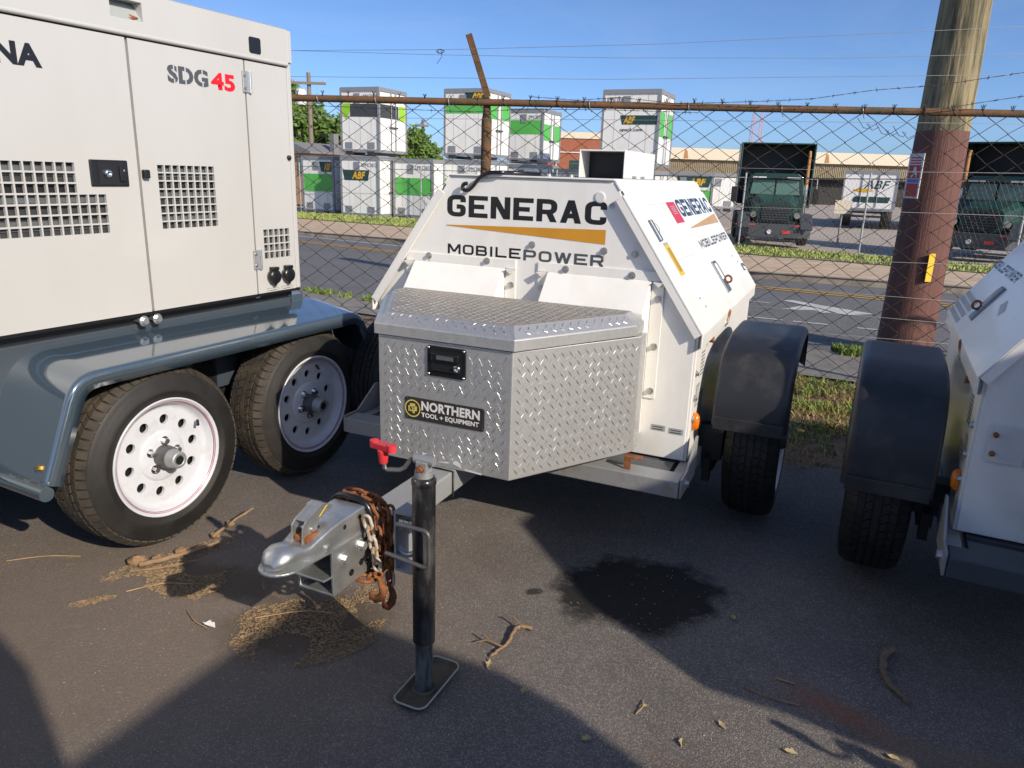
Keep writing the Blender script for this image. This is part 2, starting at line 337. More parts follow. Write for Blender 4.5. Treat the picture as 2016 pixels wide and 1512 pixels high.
def text(parent, s, m, fn, x0, x1, y0, y1, t=0.22, gap=0.26, lift=0.0003, name='lettering', ax=1.0):
    """fn(x, y, lift) -> local 3D point; t and gap are fractions of the cap height"""
    h = y1 - y0; tt = t * h
    if ax != 1.0:
        f0 = fn; fn = lambda a, b, l: f0(x00 + (a - x00) * ax, b, l); x00 = x0; x1 = x0 + (x1 - x0) / ax
    tot = sum(WID.get(c, 1.0) for c in s); g = gap * h
    unit = (x1 - x0 - g * (len(s) - 1)) / tot
    mb = MB(); x = x0; k = 0
    for c in s:
        wd = WID.get(c, 1.0) * unit
        for st in GL.get(c, []):
            rounded = st.startswith('r '); diag = st.startswith('d ')
            pts = [tuple(map(float, p.split(','))) for p in st.replace('r ', '').replace('d ', '').split()]
            tx = min(tt, wd * 0.6)
            pp = [(x + tx / 2 + px * (wd - tx), y0 + tt / 2 + py * (h - tt)) for px, py in pts]
            if diag:
                (ax_, ay_), (bx_, by_) = pp; sl = (bx_ - ax_) / (by_ - ay_); wx = tx * math.sqrt(1 + sl * sl) * .98
                e0 = tx / 2 if pts[0][1] in (0.0, 1.0) else 0; e1 = tx / 2 if pts[1][1] in (0.0, 1.0) else 0
                ya, yb = ay_ - e0, by_ + e1; x_lo, x_hi = x, x + wd
                cl = lambda v: min(max(v, x_lo), x_hi)
                qa = max(min(ax_, x_hi - wx / 2), x_lo + wx / 2); qb = max(min(bx_, x_hi - wx / 2), x_lo + wx / 2); lf = lift + 0.00003 * (k % 7); k += 1
                mb.add([fn(qa - wx / 2, ya, lf), fn(qa + wx / 2, ya, lf), fn(qb + wx / 2, yb, lf), fn(qb - wx / 2, yb, lf)], [(0, 1, 2, 3)]); continue
            if c == 'I': pp = [(x + wd / 2, y0), (x + wd / 2, y1)]
            elif pts[0] != pts[-1]:
                for e, o2 in ((0, 1), (-1, -2)):
                    dx, dy = pp[e][0] - pp[o2][0], pp[e][1] - pp[o2][1]; L_ = math.hypot(dx, dy)
                    if (abs(dx) > abs(dy) and pts[e][0] in (0.0, 1.0)) or (abs(dy) > abs(dx) and pts[e][1] in (0.0, 1.0)):
                        pp[e] = (pp[e][0] + dx / L_ * tx / 2, pp[e][1] + dy / L_ * tx / 2)
            stroke(mb, pp, tx, fn, lift + 0.00003 * (k % 7), rounded); k += 1
        x += wd + g
    return mb.build(name, m, parent, recalc=False)
def patchq(parent, name, m, fn, poly, lift=0.0004, label=None):
    return MB().add([fn(x, y, lift) for x, y in poly], [tuple(range(len(poly)))]).build(name, m, parent, recalc=False, label=label)
def rect(x0, x1, y0, y1): return [(x0, y0), (x1, y0), (x1, y1), (x0, y1)]
def ftext(parent, s, m, fn, x0, x1, y0, y1, bold=0.02, shear=0.0, lift=0.0004, name='lettering'):
    """heavy sans lettering from the built-in font, fitted to a box"""
    cu = bpy.data.curves.new('lettering', 'FONT'); cu.body = s; cu.offset = bold; cu.shear = shear; cu.resolution_u = 3; cu.space_character = 1.0 + bold * 1.2
    o = bpy.data.objects.new('lettering', cu); C.objects.link(o)
    dg = bpy.context.evaluated_depsgraph_get(); me = bpy.data.meshes.new_from_object(o.evaluated_get(dg))
    C.objects.unlink(o); bpy.data.objects.remove(o); bpy.data.curves.remove(cu)
    xs, ys = [v.co.x for v in me.vertices], [v.co.y for v in me.vertices]; a, b, c, d = min(xs), max(xs), min(ys), max(ys)
    for v in me.vertices: v.co = V(fn(x0 + (v.co.x - a) / (b - a) * (x1 - x0), y0 + (v.co.y - c) / (d - c) * (y1 - y0), lift))
    me.name = name; me.materials.clear(); me.materials.append(M[m])
    return link(name, me, parent)

def rot2(p, a): return (p[0] * math.cos(a) - p[1] * math.sin(a), p[0] * math.sin(a) + p[1] * math.cos(a))
def bolt_mesh(r=0.009, h=0.009, m='stainless'):
    mb = MB(); mb.cyl((0, 0, 0), (0, 0, 0.002), r * 1.55, n=14); mb.cyl((0, 0, 0.002), (0, 0, 0.002 + h), r, n=6, smooth=False)
    me = bpy.data.meshes.new('bolt'); me.from_pydata(mb.v, [], mb.f); me.materials.append(M[m]); return me
BOLT = bolt_mesh(); BIGBOLT = bolt_mesh(0.013, 0.012, 'zinc'); YBOLT = bolt_mesh(0.011, 0.010, 'zinc_yellow'); LUG = bolt_mesh(0.011, 0.016, 'chrome')
def bolt(parent, me, p, d, name='bolt'):
    o = link(name, me, parent); o.location = p; o.rotation_euler = V(d).to_track_quat('Z', 'Y').to_euler(); return o
# ---------------------------------------------------------------- ground, road, verges
def zz(x, y):
    q = 0.17 * x + 0.985 * y
    return -0.03 * min(max(q - 5.5, 0), 20)
def pl_y(poly, x):
    for (x0, y0), (x1, y1) in zip(poly, poly[1:]):
        if x <= x1 or (x1, y1) == poly[-1]:
            return y0 + (y1 - y0) * (x - x0) / (x1 - x0)
def strip(name, A, B, x0, x1, off, m, nx=60, ny=10, wob=0.0, kd='structure'):
    mb = MB(); vs = []
    for i in range(nx + 1):
        x = x0 + (x1 - x0) * i / nx
        a, b = pl_y(A, x), pl_y(B, x)
        if wob: a += wob * (mnoise.noise((x * 2.3, 0, 3)) + .6 * mnoise.noise((x * 7, 1, 3)))
        for j in range(ny + 1):
            y = a + (b - a) * j / ny
            vs.append((x, y, zz(x, y) + off))
    fs = [(i * (ny + 1) + j, (i + 1) * (ny + 1) + j, (i + 1) * (ny + 1) + j + 1, i * (ny + 1) + j + 1) for i in range(nx) for j in range(ny)]
    mb.add(vs, fs, True)
    return kind(mb.build(name, m), kd)
LOT = [(-14, 6.9), (-3, 5.0), (0, 4.15), (1.408, 3.634), (1.747, 3.49), (4, 2.55), (9, .5)]
WALK = [(-14, 14.3), (-1, 7.3), (2.16, 5.5), (2.54, 5.3), (9, 1.8)]
KERB = [(-14, 14.9), (-2.66, 9.25), (-1.63, 8.59), (2.614, 6.571), (3.085, 6.43), (14, 1.4)]
RFAR = [(-34, 41), (-6.13, 21.1), (-2.98, 19.26), (4.3, 13.47), (7.23, 12.13), (28, 3)]
GN = [(-34, 46), (-8.4, 29.15), (-3.9, 26.56), (5.55, 18.55), (9.7, 15.15), (28, 5)]
GF = [(-34, 50), (-9.5, 33), (-4, 31.2), (6.66, 22.4), (11.6, 17.3), (28, 8)]
# one sheet to the horizon
mb = MB(); xs = [-900, -300, -100, -50, -25, -12, -6, 0, 6, 12, 25, 50, 100, 300, 900]; ys = [-300, -60, -15, -6, 0, 4, 8, 12, 16, 20, 24, 28, 34, 60, 120, 300, 1200]
vs = [(x, y, zz(x, y) - 0.09) for x in xs for y in ys]
mb.add(vs, [(i * len(ys) + j, (i + 1) * len(ys) + j, (i + 1) * len(ys) + j + 1, i * len(ys) + j + 1) for i in range(len(xs) - 1) for j in range(len(ys) - 1)])
kind(mb.build('ground', 'yard'), 'structure')
M['lot'] = asphalt('lot_asphalt', (0.116, 0.106, 0.100), (0.39, 0.35, 0.32), 2.1, agg=0.40, patch=0.26, stains_glare=(
    (-1.35, 1.95, 1.1, .75, 0.4, 0.55, 1.1, 3.0, (0.22, 0.165, 0.12), 0.6),
    (.47, 2.30, .28, .235, 0.2, 0.15, 1.3, 7.0, (0.007, 0.007, 0.008), 0.92),
    (.10, 2.28, .03, .02, 0.2, 0.25, 1.0, 30.0, (0.010, 0.010, 0.010), 0.8),
    (.93, 1.72, .15, .045, -0.75, 0.6, 0.7, 9.0, (0.30, 0.11, 0.05), 0.55),  # orange smear of reflected light, painted into the asphalt colour
    (.52, 1.40, .16, .04, -0.75, 0.6, 0.7, 9.0, (0.12, 0.045, 0.022), 0.4),
    (1.3, 1.45, .35, .10, -0.4, 0.2, 0.4, 8.0, (0.22, 0.155, 0.10), 0.45),
    (-.62, 2.05, .24, .18, 0.3, 0.3, 1.2, 12.0, (0.085, 0.062, 0.040), 0.75),
    (-1.03, 2.29, .26, .10, -0.25, 0.3, 1.2, 12.0, (0.11, 0.08, 0.05), 0.7)))
M['road'] = asphalt('road_asphalt', (0.115, 0.115, 0.118), (0.26, 0.255, 0.25), 0.5, agg=0.4, patch=0.12)
BACK = [(-14, -14), (9, -14)]
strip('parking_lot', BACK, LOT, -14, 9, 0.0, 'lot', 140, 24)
strip('verge', [(x, y - .25) for x, y in LOT], WALK, -14, 9, 0.012 - 0.030, 'verge_soil', 200, 16)
strip('sidewalk', WALK, KERB, -14, 9, 0.0, 'sidewalk', 120, 8, wob=.06)
strip('road', KERB, RFAR, -30, 28, -0.025, 'road', 120, 24)
off = lambda P, d: [(x, y + d) for x, y in P]
strip('far_kerb', RFAR, off(RFAR, .3), -33, 28, 0.09, 'kerb', 90, 1)
mb = MB(); _n = 120; _v = []
for i in range(_n + 1):
    x = -33 + 61 * i / _n; y = pl_y(RFAR, x)
    _v += [(x, y, zz(x, y) - .06), (x, y + .03, zz(x, y) + .092)]
kind(mb.add(_v, [(2 * i, 2 * i + 2, 2 * i + 3, 2 * i + 1) for i in range(_n)]).build('far_kerb_face', 'kerb'), 'structure')
strip('far_walk', off(RFAR, .3), GN, -33, 28, 0.085, 'walk_far', 90, 6)
strip('far_verge', GN, GF, -33, 28, 0.10, 'grass_soil', 90, 6)
def ribbon(name, pts, wd, m, offz, parent=None):
    P = [V((x, y)) for x, y in pts]; R_ = []
    Q = []
    for a, b in zip(P, P[1:]):
        k = max(1, int((b - a).length / .6)); Q += [a + (b - a) * i / k for i in range(k)]
    Q.append(P[-1]); vs = []
    for i, p in enumerate(Q):
        d = (Q[min(i + 1, len(Q) - 1)] - Q[max(i - 1, 0)]).normalized(); n = V((-d.y, d.x)) * wd / 2
        for q in (p - n, p + n): vs.append((q.x, q.y, zz(q.x, q.y) + offz))
    return kind(MB().add(vs, [(2 * i, 2 * i + 1, 2 * i + 3, 2 * i + 2) for i in range(len(Q) - 1)]).build(name, m), 'structure')
YL = [(-26, 33.5), (-5.343, 18.365), (-2.681, 16.255), (0.5, 14.1), (3.806, 11.874), (6.135, 10.352), (20, 2.5)]
ribbon('yellow_line', YL, .11, 'road_yellow', -0.018); ribbon('yellow_line', off(YL, .30), .11, 'road_yellow', -0.018)
ribbon('white_edge_line', [(-20, 31), (-6.06, 20.75), (-2.83, 18.3), (-1.2, 17.25)], .13, 'road_white', -0.018)
for a, b in (((2.7, 8.62), (3.1, 8.42)), ((3.2, 8.36), (3.55, 8.2)), ((3.8, 8.05), (4.15, 7.9)), ((3.1, 10.2), (3.45, 9.95)), ((2.3, 10.75), (2.6, 10.55))):
    ribbon('lane_dash', [a, b], .07, 'road_white', -0.019)
def flatpoly(name, pts, m, offz):
    return kind(MB().add([(x, y, zz(x, y) + offz) for x, y in pts], [tuple(range(len(pts)))]).build(name, m), 'structure')
flatpoly('lane_arrow', [(3.72, 10.33), (3.92, 10.33), (4.16, 9.86), (4.54, 9.21), (4.11, 9.02), (4.05, 9.16), (4.0, 9.60)], 'road_white', -0.018)
flatpoly('lane_arrow', [(3.40, 9.34), (3.80, 9.74), (3.97, 9.62), (3.99, 9.2), (3.86, 9.13), (3.83, 9.36)], 'road_white', -0.018)

# ---------------------------------------------------------------- grass and weeds
def blades(name, m, n, region, hmin, hmax, wd, lean=0.5, dens=None, label=None):
    mb = MB(); k = 0; tries = 0
    while k < n and tries < n * 12:
        tries += 1
        x, y = region()
        if dens and rnd.random() > dens(x, y): continue
        k += 1
        h = rnd.uniform(hmin, hmax); a = rnd.uniform(0, 6.283); l = rnd.uniform(0.1, lean) * h
        dx, dy = math.cos(a), math.sin(a); b = rnd.uniform(0, 6.283); wx, wy = math.cos(b) * wd / 2, math.sin(b) * wd / 2
        z = zz(x, y) + Z_OFF[0]
        mb.add([(x - wx, y - wy, z), (x + wx, y + wy, z), (x + dx * l * .4 + wx * .7, y + dy * l * .4 + wy * .7, z + h * .6), (x + dx * l * .4 - wx * .7, y + dy * l * .4 - wy * .7, z + h * .6), (x + dx * l, y + dy * l, z + h)],
               [(0, 1, 2, 3), (3, 2, 4)])
    o = mb.build(name, m, recalc=False); o['kind'] = 'stuff'; o['label'] = label or name; o['category'] = 'grass'; return o
Z_OFF = [0.0]
def reg_verge(x0=.85, x1=4.2, e0=-.02, e1=.92):
    def f():
        x = rnd.uniform(x0, x1); a, b = pl_y(LOT, x), pl_y(WALK, x); u = rnd.random()
        return x, a + (b - a) * (e0 + (e1 - e0) * u)
    return f
clump = lambda s, lo, seed=0: (lambda x, y: 1.0 if mnoise.noise((x * s, y * s, seed)) > lo else 0.05)
blades('weeds', 'blade_green', 5200, reg_verge(e0=.14), .02, .07, .009, 1.6, clump(4.5, .0), 'green weeds growing in the bare strip along the chain link fence')
blades('weeds', 'blade_yellow', 3500, reg_verge(e0=.05), .02, .08, .008, 1.0, clump(5, .0, 4), 'yellowing grass in the strip along the chain link fence')
blades('dead_grass', 'straw', 15000, reg_verge(e0=-.05), .012, .04, .005, 3.5, clump(3, -.15, 9), 'dry straw lying in the strip along the chain link fence')
def reg_line(P, x0, x1, s0, s1):
    def f():
        x = rnd.uniform(x0, x1); return x, pl_y(P, x) + rnd.uniform(s0, s1)
    return f
blades('leafy_weeds', 'blade_green', 1500, reg_verge(e0=.10), .012, .045, .024, 2.6, clump(4.5, .08), 'broad leaved green weeds low in the strip along the chain link fence')
blades('kerb_weeds', 'blade_green', 900, reg_line(KERB, 2.88, 3.36, -.18, .06), .03, .09, .016, .8, clump(6, -.2), 'green weeds sprouting at the near road edge by the pole')
blades('kerb_weeds', 'blade_green', 260, reg_line(KERB, 3.4, 4.3, -.2, .1), .02, .07, .014, .8, None, 'green weeds at the foot of the wooden pole')
blades('kerb_weeds', 'blade_green', 700, reg_line(KERB, -2.9, -1.2, -.14, .10), .02, .08, .014, 1.0, clump(4, -.05, 2), 'thin line of weeds along the near road edge behind the grey fender')
def reg_far(x0, x1):
    def f():
        x = rnd.uniform(x0, x1); a, b = pl_y(GN, x), pl_y(GF, x); return x, a + (b - a) * rnd.uniform(0.02, 1.0)
    return f
Z_OFF[0] = 0.10
blades('verge_grass', 'turf', 7000, reg_far(-12, 1), .03, .085, .04, .7, clump(.6, -.45), 'strip of mown grass across the road below the stacked containers')
blades('verge_grass', 'turf', 7000, reg_far(4, 15), .03, .08, .035, .7, clump(.6, -.45), 'strip of mown grass across the road in front of the trucks')
Z_OFF[0] = 0.0
# dandelions by the fence
for (x, y, h) in ((1.79, 4.75, .10), (1.64, 3.95, .05)):
    t = thing('dandelion', 'small yellow dandelion at the back of the weedy strip' if h > .07 else 'small yellow dandelion near the asphalt edge', 'flower', (x, y, 0), 0, 'dandelions in the weeds')
    MB().tube([(0, 0, 0), (.004, 0, h)], .002, 5).build('stem', 'blade_green', t)
    MB().lathe([(.002, 0), (.016, .004), (.019, .009), (.008, .013)], (.004, 0, h), (0, 0, 1), 10, caps=True).build('flower_head', 'label_yellow', t)

# ---------------------------------------------------------------- trees
def tree(name, label, x, y, z0, top, blobs, n, leaf, trunk_r):
    t = thing(name, label, 'tree', (x, y, z0), 0, 'trees beyond the container yard')
    mb = MB(); mb.tube([(0, 0, 0), (.1, 0, top * .3), (-.05, .1, top * .55), (.1, .1, top * .85)], [trunk_r, trunk_r * .75, trunk_r * .5, trunk_r * .12], 8)
    for k, (bx_, by_, bz_, br) in enumerate(blobs):
        mb.tube([(0, 0, top * .3), (bx_ * .5, by_ * .5, (bz_ + top * .3) / 2), (bx_, by_, bz_)], [trunk_r * .5, trunk_r * .3, trunk_r * .08], 6)
    mb.build('trunk', 'bark', t)
    cr = MB(); tot = sum(b[3] ** 2 for b in blobs)
    for bx_, by_, bz_, br in blobs:
        for _ in range(int(n * br * br / tot)):
            d = V((rnd.gauss(0, 1), rnd.gauss(0, 1), rnd.gauss(0, 1))).normalized()
            rr = br * (rnd.random() ** .45) * (0.82 + .38 * mnoise.noise(d * 2.2 + V((bx_, by_, bz_))))
            c = V((bx_, by_, bz_)) + V((d.x, d.y, d.z * .85)) * rr
            u = V((rnd.gauss(0, 1), rnd.gauss(0, 1), rnd.gauss(0, .7))).normalized(); v = u.orthogonal().normalized() * leaf * rnd.uniform(.35, .6); u = u * leaf * rnd.uniform(.5, 1.1)
            cr.add([c - u, c + v, c + u, c - v], [(0, 1, 2, 3)])
    cr.build('crown', 'leaf_a', t, recalc=False)
    return t
tree('broadleaf_tree', 'tall leafy tree behind the far utility pole left of the containers', -16.5, 56, -.6, 8.2, [(-.6, 0, 6.6, 2.1), (1.2, -.4, 5.2, 2.0), (-1.8, .3, 4.6, 2.2), (2.6, .2, 4.6, 1.5), (2.4, -.3, 3.0, 1.7), (1.6, -.6, 3.0, 1.9), (-.4, -.6, 3.0, 2.2)], 9000, .26, .28)
tree('broadleaf_tree', 'lower dark leafy tree close behind the left container stack', -12.3, 54, -.6, 6, [(0, 0, 4.3, 1.7), (1.1, .2, 3.2, 1.5), (-1.0, 0, 2.7, 1.6)], 5200, .24, .22)
tree('broadleaf_tree', 'round dark green tree seen in the gap between two container stacks', -7.9, 60, -.6, 5.6, [(-.2, 0, 4.2, 1.5), (.8, .1, 3.2, 1.35), (-.9, .1, 3.0, 1.5), (.2, -.4, 2.4, 1.3), (-1.9, 0, 4.0, 1.2)], 6800, .24, .2)

# ---------------------------------------------------------------- far buildings
t = thing('warehouse', 'long low warehouse with cream fascia and ribbed canopy behind the trucks', 'warehouse', (15, 81, -.6), 91)
# local: x runs toward the camera-right end reversed by az 91, so build in world-aligned local axes instead
t.rotation_euler = (0, 0, 0)
def wfn(x0, x1, y0, y1, z0, z1, name, m): return bx(name, m, t, x0, x1, y0, y1, z0, z1)
wfn(-1.5, 58, 0, .4, 4.12, 5.25, 'fascia', 'fascia')
wfn(-1.5, 58, .4, 30, 5.0, 5.12, 'roof', 'roof_grey')
mb = MB()
for i in range(300): mb.box(-1.4 + i * .198, -1.4 + i * .198 + .1, .42, .50, 2.65, 4.12)
kind(mb.build('rib', 'corrugated', t), 'stuff')
wfn(-1.5, 58, .5, .55, 2.65, 4.12, 'canopy_sheet', 'corrugated')
wfn(-1.5, 58, 1.2, 1.5, -.2, 4.1, 'dock_wall', 'dock_dark')
wfn(-1.5, 58, .2, .55, 2.5, 2.65, 'canopy_beam', 'dock_dark')
for i, x in enumerate((3, 12, 21, 30, 39, 48)): wfn(x, x + .35, .6, .9, -.2, 2.6, 'column', 'cont_grey'); wfn(x + 2, x + 4.2, 1.1, 1.19, 0.2, 2.4, 'dock_door', 'cont_dark')
for x in (2.2, 17, 35): MB().add([(x, -.02, 4.2), (x + .5, -.02, 4.2), (x + .35, -.02, 5.0), (x + .1, -.02, 5.1)], [(0, 1, 2, 3)]).build('rust_streak', 'fascia_rust', t)
t = thing('brick_building', 'red brick warehouse end with cream roof edge between container stacks', 'building', (4.5, 70, -.6), 0)
bx('brick_wall', 'brick_far', t, -2.55, 5.5, 0, 12, 0, 5.30); bx('roof_edge', 'fascia', t, -2.65, 5.6, -.1, 12.1, 5.30, 5.85)
bx('green_door', 'truck_green', t, .1, 3.2, -.06, .02, 0, 3.4)
for a in ((-1.2, 3.3, 4.05, 4.13), ): bx('conduit', 'label_white', t, a[0], a[1], -.1, -.03, a[2], a[3])
bx('conduit', 'label_white', t, -1.2, -1.1, -.1, -.03, 1.5, 4.05)
for (x, y, w_, h, az, lab) in ((-13.3, 43, 2.1, 2.75, 28, 'peach walled house with grey roof beside the far utility pole'),):
    t = thing('house', lab, 'house', (x, y, -.6), az)
    bx('wall', 'peach_wall', t, -.2, w_, 0, 4, 0, h)
    MB().prism([(-.4, h), (w_ + .3, h), (w_ + .3, h + .1), (w_ / 2, h + .6), (-.4, h + .1)], lambda a, b, q: (a, q, b), -.3, 4.3).build('roof', 'roof_grey', t)
    for x0 in (.2, 1.25): 
        f = bx('window', 'label_white', t, x0, x0 + .7, -.05, .03, 1.6, 2.5); bx('pane', 'glass', f, x0 + .08, x0 + .62, -.08, -.052, 1.68, 2.42)
    bx('chimney', 'roof_grey', t, 2.2, 2.5, 1.5, 1.9, h, h + 1.1)
def far_pole(x, y, h, lab, arms, can):
    t = thing('utility_pole', lab, 'utility pole', (x, y, -.6), 0)
    MB().cyl((0, 0, 0), (0, 0, h), .17, .11, 10).build('trunk', 'far_pole', t)
    for z, wd in arms: bx('crossarm', 'far_pole', t, -wd, wd, -.22, -.10, z, z + .14)
    if can:
        mb = MB(); mb.lathe([(.28, 0), (.3, .1), (.3, .75), (.2, .85)], (-.45, -.1, h - 1.75), (0, 0, 1), 14, caps=True); mb.build('transformer', 'label_white', t)
    for z, wd in arms:
        for s_ in (-.9, .9): MB().cyl((s_ * wd, -.16, z + .14), (s_ * wd, -.16, z + .32), .05, n=6).build('insulator', 'label_grey', t)
    return t
far_pole(-12.15, 45, 7.2, 'distant utility pole with crossarm and white transformer among trees', [(6.55, 1.0)], True)
far_pole(-7.62, 60.8, 5.9, 'short distant utility pole in front of the round tree', [(5.35, .45)], True)
t = thing('lattice_tower', 'distant pale red lattice mast behind the warehouse', 'tower', (75.6, 250, -1), 0)
mb = MB()
for sx in (-1, 1):
    for sy in (-1, 1): mb.tube([(sx * 2.1, sy * 2.1, 0), (sx * 1.2, sy * 1.2, 23.5)], .14, 4, smooth=False)
for k in range(12):
    z0, z1 = k * 1.95, (k + 1) * 1.95; a, b = 2.1 - .9 * z0 / 23.5, 2.1 - .9 * z1 / 23.5
    mb.tube([(-a, -a, z0), (b, -b, z1)], .08, 4, smooth=False); mb.tube([(a, -a, z0), (-b, -b, z1)], .08, 4, smooth=False); mb.tube([(-a, -a, z0), (-b, b, z1)], .08, 4, smooth=False)
mb.build('lattice', 'tower_red', t)

# ---------------------------------------------------------------- storage containers
def container(x, y, z, wd, dp, ht, az, label, front, side=None, code=None, base='cont_white'):
    """x, y: front left lower corner; front / side: callables decorating a face"""
    t = thing('storage_container', label, 'container', (x, y, z), az, 'moving containers stacked across the road')
    MB().box(0.04, wd - .04, 0.04, dp, .16, ht - .05).build('shell', base, t)
    for x0 in (0, wd - .09):
        for y0 in (0, dp - .09): bx('corner_post', 'cont_grey', t, x0, x0 + .09, y0, y0 + .09, .1, ht)
    bx('top_rail', 'cont_grey', t, .09, wd - .09, 0, .08, ht - .14, ht); bx('top_rail', 'cont_grey', t, wd - .08, wd, .09, dp - .09, ht - .14, ht)
    bx('bottom_rail', 'cont_grey', t, .09, wd - .09, 0, .08, .1, .22); bx('bottom_rail', 'cont_grey', t, wd - .08, wd, .09, dp - .09, .1, .22)
    bx('roof', 'cont_grey', t, .02, wd - .02, .02, dp, ht - .05, ht + .02)
    for x0 in (.25, wd - .6): bx('fork_pocket', 'dock_dark', t, x0, x0 + .34, -.01, .06, -.0, .15); bx('foot', 'cont_grey', t, x0 - .12, x0, 0, dp, 0, .12)
    ff = lambda a, b, l: (a, .038 - l, b)
    fs = lambda a, b, l: (wd - .038 + l, a, b)
    bx('vent', 'cont_grey', t, wd * .36, wd * .36 + .28, .01, .05, ht - .58, ht - .22)
    for q in (.22, wd - .6): bx('grate', 'cont_grey', t, q, q + .34, .015, .05, .26, .5)
    if code: ftext(t, code, 'cont_dark', ff, wd * .55, wd * .97, ht - .42, ht - .27, 0, 0, .004)
    for q in (.22, .5, .78): patchq(t, 'panel_seam', 'label_grey', ff, rect(wd * q - .006, wd * q + .006, .22, ht - .16), .002)
    # door bars on the right side
    for q in (dp * .42, dp * .58):
        MB().cyl((wd + .01, q, .2), (wd + .01, q, ht - .15), .022, n=6).build('lock_rod', 'cont_grey', t)
    bx('door_handle', 'cont_dark', t, wd - .01, wd + .04, dp * .36, dp * .64, ht * .42, ht * .44)
    if front: front(t, ff, wd, ht)
    if side: side(t, fs, dp, ht)
    return t
def f_abf(z0, x0=.05, x1=.75):
    def f(t, fn, wd, ht):
        a, b = x0 * wd, x1 * wd
        patchq(t, 'sign_panel', 'sign_teal', fn, [(a + .1, z0), (b - .08, z0), (b, z0 + .42), (a, z0 + .42)], .006)
        ftext(t, 'ABF', 'sign_yellow', fn, a + (b - a) * .35, a + (b - a) * .85, z0 + .06, z0 + .36, .04, .25, .01)
    return f
def f_green(z0, z1, c='cont_green', words=None):
    def f(t, fn, wd, ht):
        patchq(t, 'colour_band', c, fn, rect(.06, wd - .06, z0, z1), .006)
        if words: text(t, words, 'cont_white', fn, .25, wd * .72, z0 + (z1 - z0) * .45, z0 + (z1 - z0) * .75, .2, .25, .01)
    return f
def f_top1(t, fn, wd, ht):
    patchq(t, 'grey_band', 'cont_dark', fn, rect(.48, wd - .06, ht - 1.12, ht - .62), .006)
    patchq(t, 'lime_leaf', 'cont_lime', fn, [(.08, ht - .6), (.5, ht - .6), (.46, ht - .95), (.3, ht - 1.22), (.1, ht - 1.05)], .008)
def s_top1(t, fn, dp, ht):
    patchq(t, 'grey_band', 'cont_dark', fn, rect(.1, dp * .7, ht - 1.15, ht - .62), .006); patchq(t, 'lime_leaf', 'cont_lime', fn, rect(dp * .72, dp - .12, ht - 1.2, ht - .6), .006)
def s_grn(z0, z1):
    def f(t, fn, dp, ht): patchq(t, 'colour_band', 'cont_green', fn, rect(.1, dp * .42, z0, z1), .006); patchq(t, 'colour_band', 'cont_green', fn, rect(dp * .6, dp - .1, z0, z1), .006)
    return f
def multi(*fs):
    def f(t, fn, wd, ht):
        for g in fs: g(t, fn, wd, ht)
    return f
CA = 24
gz = -.6
container(-7.55, 32.3, gz, 1.95, 2.1, 2.52, CA, 'white container with teal and yellow sign at the bottom of the left stack', f_abf(1.55), None, 'UPMC08326')
container(-7.50, 32.4, gz + 2.58, 1.93, 2.1, 2.62, CA, 'white container with lime leaf and grey band on top of the left stack', f_top1, s_top1, 'UPMC08803')
container(-9.75, 34.3, gz, 1.75, 2.1, 2.5, CA, 'white container with wide green band at the far left of the ground row', multi(f_green(1.0, 1.75), f_abf(1.85, .55, .98)))
container(-8.6, 35.0, gz, 1.75, 2.1, 2.5, CA, 'blue grey container partly hidden left of the left stack', f_abf(.95, .5, 1.0), None, 'PMC0316', 'cont_blue')
container(-5.30, 32.2, gz, 1.95, 2.1, 2.48, CA, 'white container with bright green band right of the left stack', f_green(1.02, 1.72), None, 'UPMC08321')
container(-3.22, 32.3, gz, 2.05, 2.2, 2.5, CA, 'white container with green band low in the middle stack', f_green(1.1, 1.75), s_grn(1.1, 1.75), 'UPMC08007')
container(-3.20, 32.4, gz + 2.56, 2.05, 2.2, 2.72, CA, 'white container with green band and teal sign topping the middle stack', multi(f_green(1.78, 2.28), f_abf(2.3, .45, .98)), s_grn(1.6, 2.3), 'UPMC08115')
container(-.58, 35.2, gz + 2.5, 1.75, 2.2, 2.32, CA, 'shorter white container with green end panel behind the middle stack', f_green(1.25, 1.85, 'cont_green'), s_grn(1.0, 1.7), 'UPMC08355')
container(-.62, 35.1, gz, 1.75, 2.2, 2.44, CA, 'white container with green mark under the shorter container', f_green(1.5, 2.0, 'cont_green'), None, 'UPMC10066')
container(1.55, 34.6, gz, 1.75, 2.2, 2.3, CA, 'grey white container low behind the exhaust hood', f_green(1.4, 1.9, 'cont_green'), None, 'UPMC10011')
def f_t3(t, fn, wd, ht):
    patchq(t, 'sign_panel', 'sign_teal', fn, [(wd * .36, 1.62), (wd * .95, 1.62), (wd * .95, 1.95), (wd * .32, 1.95)], .006)
    ftext(t, 'ABF', 'sign_yellow', fn, wd * .38, wd * .58, 1.66, 1.91, .04, .25, .01)
    ftext(t, 'upack.com', 'cont_dark', fn, wd * .33, wd * .72, 1.34, 1.50, .01, .2, .01)
    ftext(t, 'UPMC00804', 'cont_dark', fn, wd * .04, wd * .44, ht - .44, ht - .27, 0, 0, .004)
container(3.12, 30.2, gz + 2.35, 2.28, 2.3, 2.86, CA, 'tall white container on top of the right stack with dark sign', f_t3, s_grn(1.2, 2.1))
container(3.2, 30.3, gz, 2.2, 2.3, 2.3, CA, 'white container at the bottom of the right stack', f_green(1.3, 1.9, 'cont_green'), s_grn(1.0, 1.8))
container(6.2, 33.4, gz, 2.25, 2.2, 2.34, 12, 'green and white container beside the parked truck', multi(f_green(.4, 1.6, 'cont_green'), f_abf(1.72, .3, .95)), None, 'UPMC02311')
container(8.75, 36.5, gz + .6, 1.7, 2.2, 1.75, 8, 'plain white container with rusty edges left of the green truck', None)
